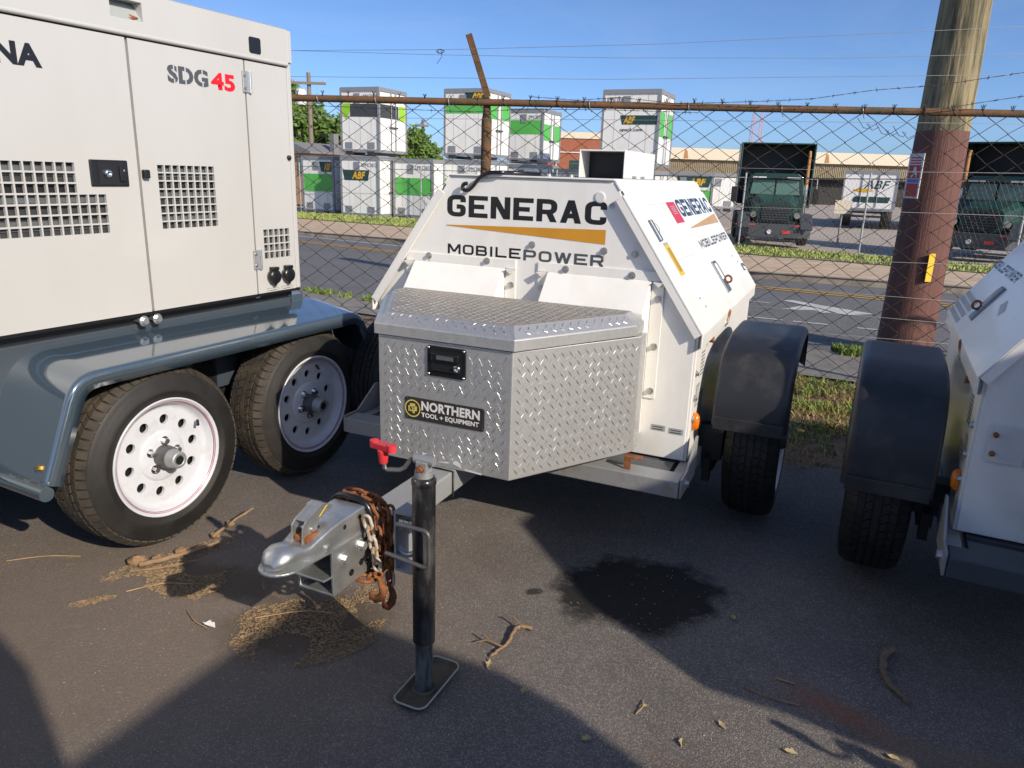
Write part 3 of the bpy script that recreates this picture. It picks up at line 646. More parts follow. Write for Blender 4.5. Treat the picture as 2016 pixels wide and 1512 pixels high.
# ---------------------------------------------------------------- trucks and trailers in the far yard
def road_wheel(parent, x, y, r, wd, ax=(1, 0, 0)):
    t = MB().lathe([(r * .55, -wd / 2), (r * .93, -wd / 2), (r, -wd * .38), (r, wd * .38), (r * .93, wd / 2), (r * .55, wd / 2)], (x, y, r), ax, 24, closed=True).build('wheel', 'rubber', parent)
    MB().lathe([(.02, -wd * .3), (r * .3, -wd * .42), (r * .56, -wd * .3)], (x, y, r), ax, 16, caps=True).build('rim', 'cont_grey', t)
    return t
def tractor(label, x, y, z, az, sign):
    """hooded road tractor seen from its front; local -y faces the viewer"""
    t = thing('truck', label, 'truck', (x, y, z), az, 'dark green tractors parked across the road')
    G_ = 'truck_green'
    # roof fairing: open box facing forward
    fz0, fz1 = 2.28, 3.32
    mb = MB(); mb.box(-1.22, -1.16, .3, 2.3, 1.2, fz1); mb.box(1.16, 1.22, .3, 2.3, 1.2, fz1); mb.box(-1.16, 1.16, .3, 2.3, fz1 - .05, fz1); mb.box(-1.16, 1.16, 2.25, 2.3, 1.2, fz1 - .05)
    mb.build('fairing', G_, t, .02)
    bx('fairing_back', 'dark', t, -1.15, 1.15, 1.5, 1.55, 1.3, fz1 - .06)
    # cab
    MB().prism([(-.95, .85), (.95, .85), (.98, 1.55), (.86, 2.22), (.7, 2.32), (-.7, 2.32), (-.86, 2.22), (-.98, 1.55)], lambda a, b, q: (a, q, b), -.1, 1.4).build('cab', G_, t, .03)
    f = MB().prism([(-.84, 1.6), (.84, 1.6), (.76, 2.14), (-.76, 2.14)], lambda a, b, q: (a, q, b), -.14, -.09).build('windshield', 'dark', t)
    for s_ in (-1, 1): MB().prism([(s_ * .03, 1.63), (s_ * .80, 1.63), (s_ * .73, 2.1), (s_ * .03, 2.1)], lambda a, b, q: (a, q, b), -.165, -.142).build('pane', 'glass', f)
    bx('visor', G_, t, -.84, .84, -.3, -.1, 2.14, 2.22, .02)
    for s_ in (-.55, .55): bx('sun_reflector', 'label_white', t, s_ - .22, s_ + .22, -.32, -.303, 2.15, 2.20)
    # hood, tapered
    MB().loft([[V(p) for p in r] for r in ([(-.55, -1.35, .75), (.55, -1.35, .75), (.55, -1.35, 1.3), (.4, -1.35, 1.42), (-.4, -1.35, 1.42), (-.55, -1.35, 1.3)], [(-.8, -.1, .75), (.8, -.1, .75), (.8, -.1, 1.5), (.6, -.1, 1.64), (-.6, -.1, 1.64), (-.8, -.1, 1.5)])], smooth=False).build('hood', G_, t, .03)
    g = bx('grille', 'dark', t, -.42, .42, -1.40, -1.352, .8, 1.3)
    for k in range(6): bx('slat', 'cont_dark', g, -.42, .42, -1.42, -1.402, .84 + k * .078, .86 + k * .078)
    bx('number_panel', 'sign_yellow', t, -.62, .1, -.13, -.101, 1.44, 1.56)
    for s_ in (-1, 1):
        MB().prism([(-.95, .55), (-.4, .95), (.35, .95), (.55, .6), (.55, .75), (.4, 1.05), (-.5, 1.05), (-1.05, .6)], lambda a, b, q: (q, -.75 + a, b), s_ * .78, s_ * 1.16).build('fender', 'cont_dark', t, .02)
        road_wheel(t, s_ * .98, -.72, .48, .3)
        MB().lathe([(.02, 0), (.09, .01), (.1, .05)], (s_ * .68, -1.40, 1.0), (0, -1, 0), 14, caps=True).build('headlight', 'chrome', t)
        mbm = MB().tube([(s_ * .95, -.1, 2.15), (s_ * 1.3, -.25, 2.15), (s_ * 1.32, -.25, 1.3), (s_ * .95, -.1, 1.25)], .018, 6); fr = mbm.build('mirror_arm', 'label_grey', t)
        bx('mirror', 'dark', fr, s_ * 1.32 - .1, s_ * 1.32 + .1, -.30, -.2, 1.35, 1.85, .02)
        for q in (1.9, 3.1): road_wheel(t, s_ * .92, q, .48, .5)
        bx('bumper_stripe', 'sign_red', t, s_ * .9 - .3, s_ * .9 + .3, -1.66, -1.652, .66, .70)
    MB().prism([(-1.18, -1.2), (-.8, -1.6), (.8, -1.6), (1.18, -1.2), (1.1, -1.1), (-1.1, -1.1)], lambda a, b, q: (a, b - .05, q), .28, .72).build('bumper', 'cont_dark', t, .02)
    bx('lamp', 'sign_red', t, .25, .5, -1.67, -1.655, .42, .52); MB().lathe([(.02, 0), (.07, .01), (.07, .05)], (-.15, -1.65, .47), (0, -1, 0), 12, caps=True).build('fog_lamp', 'label_white', t)
    e = MB().tube([(sign * 1.02, .25, .7), (sign * 1.02, .25, 1.95)], .085, 12).build('exhaust', 'chrome', t); MB().tube([(sign * 1.02, .25, 1.95), (sign * 1.02, .25, 2.95), (sign * 1.02, .33, 3.05)], [.065, .05, .05], 10).build('pipe', 'fascia_rust', e)
    bx('chassis', 'dark', t, -.4, .4, 0, 4.2, .55, .8); MB().cyl((sign * -.8, .6, .5), (sign * -.8, 1.5, .5), .3, n=16).build('fuel_tank', 'cont_grey', t)
    return t
tractor('dark green tractor truck with open roof fairing left of the white van body', 8.75, 26.1, -.6, 14, 1)
tractor('dark green tractor truck at the right edge behind the wooden pole', 14.3, 22.8, -.52, 44, -1)
def van_trailer(label, x, y, z, wd, ht, ln, az, dec):
    t = thing('box_trailer', label, 'trailer', (x, y, z), az, 'white box trailers at the loading dock')
    bx('body', 'cont_white', t, 0, wd, 0, ln, .95, ht)
    for a in (0, wd - .07): bx('door_post', 'cont_grey', t, a, a + .07, -.04, 0, .95, ht)
    bx('sill', 'cont_grey', t, .07, wd - .07, -.05, 0, .85, .95); bx('header', 'cont_grey', t, .07, wd - .07, -.04, 0, ht - .14, ht)
    for q in (.3, .7): road_wheel(t, wd * (.12 if q < .5 else .88), 1.3, .48, .5)
    bx('underride_guard', 'dark', t, .25, wd - .25, .05, .15, .5, .6); bx('chassis', 'dark', t, .4, wd - .4, .1, ln, .7, .85)
    fn = lambda a, b, l: (a, -.002 - l, b)
    if dec:
        ftext(t, 'ABF', 'sign_teal', fn, wd * .38, wd * .86, ht - .85, ht - .45, .01, .3, .004)
        patchq(t, 'gold_leaf', 'sign_yellow', fn, [(wd * .18, ht - .92), (wd * .3, ht - .83), (wd * .52, ht - .86), (wd * .58, ht - .95), (wd * .45, ht - 1.03), (wd * .28, ht - 1.02)], .004)
        patchq(t, 'sign_panel', 'sign_teal', fn, [(wd * .18, ht - 1.5), (wd * .86, ht - 1.5), (wd * .9, ht - 1.22), (wd * .24, ht - 1.22)], .004)
    for q in (wd * .35, wd * .65): MB().cyl((q, -.03, 1), (q, -.03, ht - .1), .02, n=6).build('lock_rod', 'cont_grey', t)
    return t
van_trailer('white box trailer rear with gold and dark green emblem left of the wooden pole', 16.1, 38, -.6, 2.45, 2.72, 9, 25, True)
van_trailer('plain white box trailer half hidden by the wooden pole', 19.4, 37.5, -.6, 2.3, 2.65, 9, 27, False)
van_trailer('plain white box trailer between the wooden pole and the right truck', 22.4, 36.8, -.6, 2.3, 2.65, 9, 30, False)
t = thing('far_sign', 'cream board on a post beside the green tractor truck', 'sign', (11.25, 26.3, -.6), 10)
bx('board', 'fascia', t, -.28, .28, -.03, 0, 1.05, 1.5); MB().cyl((0, .03, 0), (0, .03, 1.2), .035, n=8).build('post', 'cont_grey', t)

# far chain-link fence along the yard
t = thing('yard_fence', 'distant chain link fence in front of the containers and trucks', 'fence', (0, 0, 0))
FF = [(-13, 35.6), (-9.5, 33.1), (-4, 31.25), (6.66, 22.5), (11.6, 17.4), (20, 12)]
acc = 0
px_, py_ = [], []
for a, b in zip(FF, FF[1:]):
    d = math.hypot(b[0] - a[0], b[1] - a[1]); n = int(d / 3)
    for i in range(n): px_.append((a[0] + (b[0] - a[0]) * i / n, a[1] + (b[1] - a[1]) * i / n))
pm = MB().cyl((0, 0, -.05), (0, 0, 2.2), .028, n=8); pme = None
for (x, y) in px_:
    if pme is None: o = pm.build('post', 'galv', t); pme = o.data
    else: o = link('post', pme, t)
    o.location = (x, y, zz(x, y))
mbr, mbm = MB(), MB()
for a, b in zip(FF, FF[1:]):
    za, zb = zz(*a), zz(*b)
    mbr.cyl((*a, za + 2.05), (*b, zb + 2.05), 0.012, n=6)
    d = math.hypot(b[0] - a[0], b[1] - a[1]); n = int(d / .11)
    for i in range(n):
        for sg in (1, -1):
            u0, u1 = i / n, (i + sg * 8.5) / n
            p = lambda u, z: (a[0] + (b[0] - a[0]) * u, a[1] + (b[1] - a[1]) * u, za + (zb - za) * u + z)
            q0, q1 = V(p(u0, .05)), V(p(u1, 2.03)); w_ = V((.0017, 0, 0))
            mbm.add([q0 - w_, q0 + w_, q1 + w_, q1 - w_], [(0, 1, 2, 3)])
mbr.build('rail', 'cont_dark', t); kind(mbm.build('wire_mesh', 'cont_dark', t, recalc=False), 'stuff')

# ---------------------------------------------------------------- near chain-link fence
FA, FB = V((-1.474, 5.045, 0)), V((2.942, 4.603, 0))
fd = (FB - FA).normalized(); faz = math.degrees(math.atan2(fd.x, fd.y)) - 90
fence = thing('chain_link_fence', 'rusty chain link fence with leaning barbed wire post behind the trailers', 'fence', (FA.x, FA.y, 0), faz)
# local x along the fence to the right, local y away from the camera
MB().tube([(-3.5, 0, 1.83), (1.0, 0, 1.828), (2.6, 0, 1.83), (4.6, 0, 1.835), (8, 0, 1.84)], .0215, 12).build('top_rail', 'rail_rust', fence)
def fpost(x, arm):
    p = MB().tube([(x, .03, -.1), (x, .03, 1.72), (x, .03, 1.76), (x, .03, 1.86)], [.033, .033, .026, .020], 12).build('post', 'rail_rust', fence)
    if arm:
        # channel-shaped arm leaning to the left
        a, b = V((x + .006, .02, 1.86)), V((x - .115, -.02, 2.215)); d = (b - a).normalized(); s_ = V((1, 0, .34)).normalized(); n = d.cross(s_)
        mb = MB()
        for (ds, dn, ws, wn) in ((0, .016, .017, .002), (-.0165, 0, .002, .018), (.0165, 0, .002, .018)):
            mb.obox((a + b) / 2 + s_ * ds + n * dn * -1, s_ * ws, n * wn, d * (b - a).length / 2)
        mb.build('barb_arm', 'rail_rust', fence)
fpost(1.262, True); fpost(-1.9, True); fpost(4.9, True); fpost(7.6, False)
PX, PZ = .0832, .0578
def zig(rows, z0, flip):
    pts = []
    for k in range(rows + 1):
        s_ = 1 if (k % 2) ^ flip else -1
        pts.append((s_ * PX * .5 + s_ * .0015, .0035 * s_, z0 + k * PZ))
    return pts
def wire_mesh_data(rows, mat_, flip, seed):
    r2 = random.Random(seed); mb = MB(); P = zig(rows, .035, flip)
    P = [(x + r2.gauss(0, .0022), y + r2.gauss(0, .002), z + r2.gauss(0, .0018)) for x, y, z in P]
    # knuckle at the top: a short upright with two barbs
    x, y, z = P[-1]
    P.append((x * .9, y, z + .03))
    mb.tube(P, .0033, 5, smooth=True)
    for d in (-1, 1): mb.tube([(x * .9, y, z + .028), (x * .9 + d * .009, y, z +   .045)], .0022, 4)
    me = bpy.data.meshes.new('mesh_wire'); me.from_pydata(mb.v, [], mb.f); me.materials.append(M[mat_]); me.polygons.foreach_set('use_smooth', mb.sm); return me
WV = [[wire_mesh_data(31, m_, fl, sd_ + 10 * fl) for sd_, m_ in enumerate(('wire_rust', 'wire_rust', 'wire_dark', 'wire_rust'))] for fl in (0, 1)]
nwire = 0
for i in range(-34, 92):
    x = i * PX
    me = WV[i % 2][rnd.randrange(4)]
    o = link('mesh_wire', me, fence); o.location = (x, -.012 + .012 * mnoise.noise((x * .9, 2, 5)), .012 * mnoise.noise((x * 1.3, 7, 1))); nwire += 1
# sagging loose ends near the pole
for (x0, z0) in ((3.55, 1.74), (3.66, 1.71), (3.76, 1.70)):
    MB().tube([(x0 - .05, -.02, z0 + .05), (x0 - .01, -.025, z0 - .005), (x0 + .02, -.02, z0 - .012), (x0 + .03, -.02, z0 + .012), (x0 + .008, -.02, z0 + .018), (x0 + .045, -.02, z0 - .02), (x0 + .08, -.02, z0)], .0018, 5).build('loose_wire', 'wire_dark', fence)
MB().tube([(-3.4, -.02, .035), (0, -.02, .03), (3.3, -.02, .02), (3.9, -.02, -.005), (8, -.02, .0)], .002, 5).build('tension_wire', 'wire_dark', fence)
for x in (.17, .55, 1.02, 1.9, 2.5, 3.05, 3.52):
    MB().tube([(x, -.0, 1.857), (x + .002, -.026, 1.845), (x + .006, -.028, 1.82), (x + .012, -.02, 1.80), (x + .022, -.012, 1.785)], .0022, 6).build('tie_wire', 'wire_galv', fence)
# smooth strands strung in front of the mesh; x, z in fence coordinates
def FL(x, z, y=-.06): return ((x + 1.474) / fd.x, y, z)
for pts in ([(-2.4, 2.09), (-1.44, 2.10), (-.46, 2.12), (.81, 2.17), (2.81, 2.29), (4.5, 2.40)], [(-2.4, 2.11), (-1.44, 2.10), (-.53, 2.09), (.52, 2.09), (1.85, 2.11), (2.84, 2.15), (4.5, 2.22)],
            [(-2.4, 1.94), (-1.3, 1.95), (.53, 1.97), (1.86, 2.01), (2.86, 2.04), (4.5, 2.10)], [(-2.4, 1.72), (-.53, 1.72), (.54, 1.74), (1.9, 1.76), (4.5, 1.80)],
            [(-2.4, 1.47), (1.18, 1.48), (2.36, 1.49), (4.5, 1.53)], [(-2.4, 1.25), (1.2, 1.25), (2.55, 1.255), (4.5, 1.26)], [(-2.4, .90), (-.84, .87), (1.36, .95), (2.63, .955), (4.5, .95)],
            [(-2.4, .79), (-.89, .76), (1.5, .77), (2.69, .73), (4.5, .70)], [(-2.4, .67), (-.97, .63), (1.52, .64), (2.69, .59), (4.5, .56)], [(-2.4, .50), (1.85, .49), (2.7, .46), (4.5, .44)]):
    MB().tube([FL(*p) for p in pts], .0013, 5).build('wire_strand', 'wire_galv', fence)
# knot of loose wire on the upper strand
x, _, z = FL(-.50, 2.11)
MB().tube([(x + .03 * math.cos(a * 1.9) * (1 - a / 14), -.06 + .008 * math.sin(a * 3), z + .012 * math.sin(a * 1.9)) for a in [i * .45 for i in range(24)]] + [(x + .01, -.06, z - .03), (x - .02, -.06, z - .07)], .0016, 5).build('wire_knot', 'wire_dark', fence)
def barbed(pts, name='barbed_wire'):
    mb = MB(); P = []
    for a, b in zip(pts, pts[1:]):
        a, b = V(a), V(b); k = max(2, int((b - a).length / .02))
        P += [a + (b - a) * i / k for i in range(k)]
    for ph in (0, math.pi):
        mb.tube([p + V((0, math.cos(i * .8 + ph), math.sin(i * .8 + ph))) * .0016 for i, p in enumerate(P)], .0013, 4)
    for i in range(3, len(P), 6):
        c = P[i]
        for _ in range(2):
            d = V((rnd.uniform(-.5, .5), rnd.uniform(-1, 1), rnd.uniform(-1, 1))).normalized() * .016
            mb.tube([c - d, c + d], .0011, 4)
        mb.tube([c - V((.004, 0, 0)), c + V((.004, 0, 0))], .0034, 6)
    return mb.build(name, 'wire_dark', fence)
barbed([FL(.05, 1.865, -.03), FL(.35, 1.85, -.03), FL(.6, 1.872, -.035), FL(.93, 1.845, -.035), FL(1.2, 1.855, -.04), FL(1.43, 1.865), FL(1.72, 1.885), FL(2.06, 1.94), FL(2.42, 1.975), FL(2.86, 2.05), FL(4.2, 2.3)])
barbed([FL(1.1, 1.812, -.035), FL(1.7, 1.83, -.035), FL(2.15, 1.822, -.035), FL(2.44, 1.842, -.04), FL(2.66, 1.885), FL(2.89, 1.925), FL(4.2, 2.18)])
barbed([FL(-1.7, 1.79, -.03), FL(-.9, 1.775, -.03), FL(-.3, 1.768, -.03), FL(.0, 1.79, -.03), FL(.5, 1.80, -.03), FL(1.1, 1.795, -.03)])

# ---------------------------------------------------------------- wooden pole
pole = thing('utility_pole', 'thick weathered wooden pole with brown painted foot behind the fence', 'utility pole', (3.60, 6.66, -.04), 0)
def pole_rings(z0, z1, n, r0, r1):
    R_ = []
    for k in range(n + 1):
        z = z0 + (z1 - z0) * k / n; r = r0 + (r1 - r0) * k / n
        R_.append([V((math.cos(a) * r * (1 + .03 * mnoise.noise((math.cos(a) * 2, math.sin(a) * 2, z * .6))), math.sin(a) * r * (1 + .03 * mnoise.noise((math.cos(a) * 2, math.sin(a) * 2, z * .6))), z)) for a in [i * 2 * math.pi / 28 for i in range(28)]])
    return R_
MB().loft(pole_rings(-.1, 1.905, 12, .238, .205)).build('painted_foot', 'pole_paint', pole)
MB().loft(pole_rings(1.9, 5.5, 20, .203, .15)).build('trunk', 'wood_pole', pole)

tg = MB().obox((-.03, -.246, .78), (.03, .008, 0), (0, .003, 0), (0, 0, .12)).build('number_tag', 'label_yellow', pole); tg.location = (.0, .0, 0)
sg = thing('sale_sign', 'red and white paper sign nailed to the left side of the wooden pole', 'sign', (3.60, 6.66, -.04), 0)
aa = math.radians(200); u_ = V((math.sin(aa), -math.cos(aa), 0)) * -1; n_ = V((math.cos(aa), math.sin(aa), 0))
cc = n_ * .232 + V((0, 0, 1.535))
sf = lambda a, b, l: cc + u_ * a + V((0, 0, b)) + n_ * (.006 + l)
MB().obox(cc + n_ * .003, u_ * .075, n_ * .003, V((0, 0, .185))).build('board', 'label_white', sg)
patchq(sg, 'red_panel', 'sign_red', sf, rect(-.06, .06, -.17, -.06)); patchq(sg, 'red_panel', 'sign_red', sf, rect(-.06, .06, -.02, .09)); patchq(sg, 'blue_panel', 'sign_blue', sf, rect(-.06, .06, -.055, -.025))
text(sg, 'A', 'txt_white', sf, -.03, .04, -.01, .075, .2, .1, .003)
for k in range(3): patchq(sg, 'print_line', 'sign_red', sf, rect(-.055, .055, .10 + k * .022, .112 + k * .022))
# ---------------------------------------------------------------- wheels
def disc_holes(mb, r_in, r_out, h, n, rc, rh, depth=.012, seg=20):
    P = lambda a, b, hh: (hh, a, b)
    for k in range(n):
        ph = 2 * math.pi * k / n; c = (rc * math.cos(ph), rc * math.sin(ph)); inn, out, deep = [], [], []
        angs = [2 * math.pi * m / seg for m in range(seg)]
        for rr_ in (r_in, r_out):
            for sg in (-1, 1):
                x, y = rr_ * math.cos(ph + sg * math.pi / n) - c[0], rr_ * math.sin(ph + sg * math.pi / n) - c[1]
                angs.append((math.atan2(y, x) - ph) % (2 * math.pi))
        for m in sorted(angs):
            a = ph + m; d = (math.cos(a), math.sin(a)); lo, hi = 0.0, .3
            for _ in range(26):
                t = (lo + hi) / 2; x, y = c[0] + d[0] * t, c[1] + d[1] * t; r = math.hypot(x, y)
                da = (math.atan2(y, x) - ph + math.pi) % (2 * math.pi) - math.pi
                if r < r_in or r > r_out or abs(da) > math.pi / n: hi = t
                else: lo = t
            inn.append(P(c[0] + d[0] * rh, c[1] + d[1] * rh, h)); deep.append(P(c[0] + d[0] * rh * .96, c[1] + d[1] * rh * .96, h - depth)); out.append(P(c[0] + d[0] * lo, c[1] + d[1] * lo, h))
        mb.loft([out, inn, deep], caps=False, smooth=False)
def wheel_meshes(Rt, W, dusty):
    """all in wheel space: axis +x outward, outer face near x = 0"""
    out = {}
    mb = MB(); q = Rt / .345
    side = [(.214, -.014), (.226, -.004), (.250, .004), (.254, .0065), (.258, .004), (.268, .0055), (.270, .0035), (.287, .0045), (.289, .0025), (.306, .001), (.322, -.010), (.332, -.024), (.338, -.040)]
    prof = [(r * q, h) for r, h in side] + [(r * q, -W - h) for r, h in reversed(side)]
    mb.lathe(prof, (0, 0, 0), (1, 0, 0), 64)
    me_t = mb
    N = 60; tb = MB(); r0, r1 = Rt - .010, Rt
    ribs = 5; span = W - .07; x0 = -.035 - 0
    for i in range(ribs):
        xa = -.033 - span * i / ribs - .003; xb = -.033 - span * (i + 1) / ribs + .003
        for k in range(N):
            a0 = 2 * math.pi * (k + (.5 if i % 2 else 0)) / N; a1 = a0 + 2 * math.pi / N * (.86 if i != 2 else .97); sk = .035 if i % 2 else -.035
            pt = lambda x, a, r: (x, r * math.cos(a), r * math.sin(a))
            rr = r1 - (.003 if i in (0, 4) else 0)
            tb.hexa([pt(xa, a0, r0), pt(xb, a0 + sk, r0), pt(xb, a1 + sk, r0), pt(xa, a1, r0), pt(xa, a0, rr), pt(xb, a0 + sk, rr), pt(xb, a1 + sk, rr), pt(xa, a1, rr)])
    for sd in (0, 1):
        for k in range(N):
            a0 = 2 * math.pi * k / N; a1 = a0 + 2 * math.pi / N * .8
            X = (lambda x: x) if sd == 0 else (lambda x: -W - x)
            pt = lambda x, a, r: (X(x), r * math.cos(a), r * math.sin(a))
            tb.hexa([pt(-.036, a0, .330 * q), pt(-.010, a0, .310 * q), pt(-.010, a1, .310 * q), pt(-.036, a1, .330 * q), pt(-.034, a0, .342 * q), pt(-.004, a0, .322 * q), pt(-.004, a1, .322 * q), pt(-.034, a1, .342 * q)])
    def me(mb, name, m):
        d = bpy.data.meshes.new(name); d.from_pydata(mb.v, [], mb.f); d.polygons.foreach_set('use_smooth', mb.sm)
        import bmesh
        bm = bmesh.new(); bm.from_mesh(d); bmesh.ops.recalc_face_normals(bm, faces=bm.faces); bm.to_mesh(d); bm.free()
        d.materials.append(M[m]); return d
    out['tyre'] = me(me_t, 'tyre', 'rubber'); out['tread'] = me(tb, 'tread', 'rubber_dusty' if dusty else 'rubber')
    rb = MB()
    rb.lathe([(.213, -.016), (.2165, -.004), (.222, .003), (.2265, .003), (.2275, -.001), (.226, -.005), (.214, -.02)], (0, 0, 0), (1, 0, 0), 64)
    rb.lathe([(.2165, -.004), (.210, -.008), (.204, -.016), (.200, -.030), (.192, -.040), (.182, -.0415)], (0, 0, 0), (1, 0, 0), 64)
    disc_holes(rb, .098, .182, -.0415, 10, .139, .0185)
    rb.lathe([(.098, -.0415), (.094, -.037), (.088, -.034), (.060, -.0335), (.036, -.034)], (0, 0, 0), (1, 0, 0), 48)
    out['rim'] = me(rb, 'wheel', 'rim')
    pb = MB()
    for r in (.2125, .2085): pb.lathe([(r + .0008, .0005 - (.2165 - r) * .75 + .0012), (r - .0008, .0005 - (.2165 - r) * .95 + .0012)], (0, 0, 0), (1, 0, 0), 64, smooth=False)
    out['stripe'] = me(pb, 'pinstripe', 'pinstripe')
    db = MB(); db.lathe([(.205, -.075), (.02, -.075)], (0, 0, 0), (1, 0, 0), 32); db.lathe([(.19, -.06), (.19, -.17)], (0, 0, 0), (1, 0, 0), 32); out['drum'] = me(db, 'brake_drum', 'dark')
    hb = MB(); hb.lathe([(.043, -.036), (.042, .004), (.036, .012), (.036, .016)], (0, 0, 0), (1, 0, 0), 24); out['hub'] = me(hb, 'hub', 'grey_steel')
    cb = MB(); cb.lathe([(.036, .012), (.036, .018), (.033, .022), (.032, .052), (.029, .056), (.018, .056), (.016, .050), (.0, .048)], (0, 0, 0), (1, 0, 0), 24); out['cap'] = me(cb, 'hub_cap', 'galv')
    ob = MB(); ob.lathe([(.0165, .0565), (.001, .0565)], (0, 0, 0), (1, 0, 0), 16); out['bore'] = me(ob, 'dust_plug', 'dark')
    vb = MB(); vb.tube([(-.02, .165, .075), (-.002, .150, .066)], .006, 8); out['valve'] = me(vb, 'valve_stem', 'black')
    return out
WM = {'new': wheel_meshes(.345, .205, True), 'old': wheel_meshes(.338, .200, False)}
def wheel(parent, x, y, z, sgn, style, spin=0.0):
    """x is the outer face"""
    W_ = WM[style]; o = link('wheel', W_['rim'], parent); o.location = (x, y, z); o.rotation_euler = (spin if sgn > 0 else -spin, 0, 0 if sgn > 0 else math.pi)
    for k in ('tyre', 'tread', 'stripe', 'drum', 'hub', 'cap', 'bore', 'valve') if style == 'new' else ('tyre', 'tread', 'drum', 'hub'):
        c = link(W_[k].name.split('.')[0], W_[k], o)
        if k == 'tread': c['kind'] = 'stuff'
    for i in range(5):
        a = 2 * math.pi * i / 5; bolt(o, LUG, (-.0335, .0585 * math.cos(a), .0585 * math.sin(a)), (1, 0, 0), 'lug_nut')
    return o
def rounded_path(pts, r, k=5):
    P = [V(p) for p in pts]; Q = [P[0]]
    for a, b, c in zip(P, P[1:], P[2:]):
        rr = min(r, (a - b).length * .48, (c - b).length * .48); p0, p1 = b + (a - b).normalized() * rr, b + (c - b).normalized() * rr
        for i in range(k + 1):
            t = i / k; Q.append(p0 * (1 - t) ** 2 + b * 2 * t * (1 - t) + p1 * t * t)
    Q.append(P[-1]); return Q
def fender(parent, path, u_out, u_in, lip, m, rad=.02, r=.12, name='fender', lip_in=0.0, tilt=0.0):
    P = rounded_path([(a, b) for a, b in path], r); rings = []; s = 1 if u_out > u_in else -1
    for i, p in enumerate(P):
        d = (P[min(i + 1, len(P) - 1)] - P[max(i - 1, 0)]).normalized(); n = V((-d.y, d.x))
        if n.y < 0 and False: n = -n
        cs = [(u_out, -lip), (u_out, -rad * 1.15), (u_out, -rad), (u_out - s * rad * .12, -rad * .5), (u_out - s * rad * .5, -rad * .12), (u_out - s * rad, 0), (u_out - s * rad * 1.15, 0), (u_in + s * rad * .5, 0), (u_in + s * rad * .3, 0), (u_in, -rad * .3), (u_in, -max(lip_in, rad * .6))]
        cs += [(u_in + s * .004, -max(lip_in, rad * .6)), (u_in + s * rad * .5, -.005), (u_out - s * rad, -.005), (u_out - s * .005, -rad), (u_out - s * .005, -lip)]
        rings.append([(u, p.x + n.x * (q + tilt * abs(u - u_out)), p.y + n.y * (q + tilt * abs(u - u_out))) for u, q in cs])
    return MB().loft(rings, caps=True).build(name, m, parent)

# ---------------------------------------------------------------- tall cream generator on tandem axles (left)
def holes_panel(mb, u, th, s0, s1, z0, z1, rects):
    """flat panel facing +x with rectangular through holes"""
    xs = sorted({s0, s1, *[v for r in rects for v in r[:2]]}); zs = sorted({z0, z1, *[v for r in rects for v in r[2:]]})
    hs = set(); 
    for a, b, c, d in rects: hs.add((round(a, 5), round(c, 5)))
    big = lambda a, c: (round(a, 5), round(c, 5)) in hs
    # group rows to merge plain spans
    for j in range(len(zs) - 1):
        i = 0
        while i < len(xs) - 1:
            if big(xs[i], zs[j]) and zs[j + 1] - zs[j] > 0: i += 1; continue
            k = i
            while k + 1 < len(xs) - 1 and not big(xs[k + 1], zs[j]): k += 1
            mb.add([(u, xs[i], zs[j]), (u, xs[k + 1], zs[j]), (u, xs[k + 1], zs[j + 1]), (u, xs[i], zs[j + 1])], [(0, 1, 2, 3)])
            i = k + 1
    for a, b, c, d in rects:
        for (p, q) in (((a, c), (b, c)), ((b, c), (b, d)), ((b, d), (a, d)), ((a, d), (a, c))):
            mb.add([(u, *p), (u, *q), (u - th, *q), (u - th, *p)], [(0, 1, 2, 3)])
    for (p, q) in (((s0, z0), (s1, z0)), ((s1, z0), (s1, z1)), ((s1, z1), (s0, z1)), ((s0, z1), (s0, z0))):
        mb.add([(u, *p), (u, *q), (u - .02, *q), (u - .02, *p)], [(0, 1, 2, 3)])
def grid_holes(s0, s1, z0, z1, ns, nz, hole=.83):
    ds, dz = (s1 - s0) / ns, (z1 - z0) / nz; g = (1 - hole) / 2
    return [(round(s0 + ds * (i + g), 4), round(s0 + ds * (i + 1 - g), 4), round(z0 + dz * (j + g), 4), round(z0 + dz * (j + 1 - g), 4)) for i in range(ns) for j in range(nz)]
LG = thing('tall_generator', 'tall cream generator on a slate blue tandem axle trailer at the left', 'generator', (-1.3209, 2.4601, 0), 27, 'generator trailers parked along the fence')
U = -.22
def door(s0, s1, z0, z1, holes, name='door_panel'):
    mb = MB(); holes_panel(mb, U, .012, s0, s1, z0, z1, holes); return mb.build(name, 'cream', LG, recalc=False)
GA = grid_holes(-.66, .030, 1.2895, 1.3945, 20, 3) + grid_holes(-.66, .1335, 1.1500, 1.2895, 23, 4)
GB = grid_holes(.346, .6145, 1.1535, 1.3945, 8, 8); GC = grid_holes(.856, 1.019, .997, 1.131, 5, 4)
door(-2.2, .266, .848, 1.818, GA); door(.277, .802, .848, 1.818, GB); door(.810, 1.046, .848, 1.818, GC, 'end_panel')
bx('corner_post', 'cream', LG, U - .06, U + .001, 1.049, 1.075, .848, 1.93, .004)
bx('seam_backing', 'white_dirty', LG, U - .03, U - .021, -2.2, 1.05, .85, 1.82)
# hole in the backing behind the grilles is closed by the baffle boxes set in front of it
for (a, b, c, d) in ((-.68, .15, 1.14, 1.405), (.335, .625, 1.145, 1.405), (.848, 1.028, .990, 1.138)):
    bf = bx('baffle', 'grey_inside', LG, U - .0205, U - .0195, a, b, c, d)
    n = max(2, int((d - c) / .07))
    for k in range(n):
        z = c + (d - c) * (k + .35) / n
        MB().add([(U - .014, a, z), (U - .014, b, z), (U - .0192, b, z + .03), (U - .0192, a, z + .03)], [(0, 1, 2, 3)]).build('slat', 'pan_grey', bf)
        if k % 2: bx('shadow_gap', 'dark', bf, U - .019, U - .0185, a, b, z + .032, z + .055)
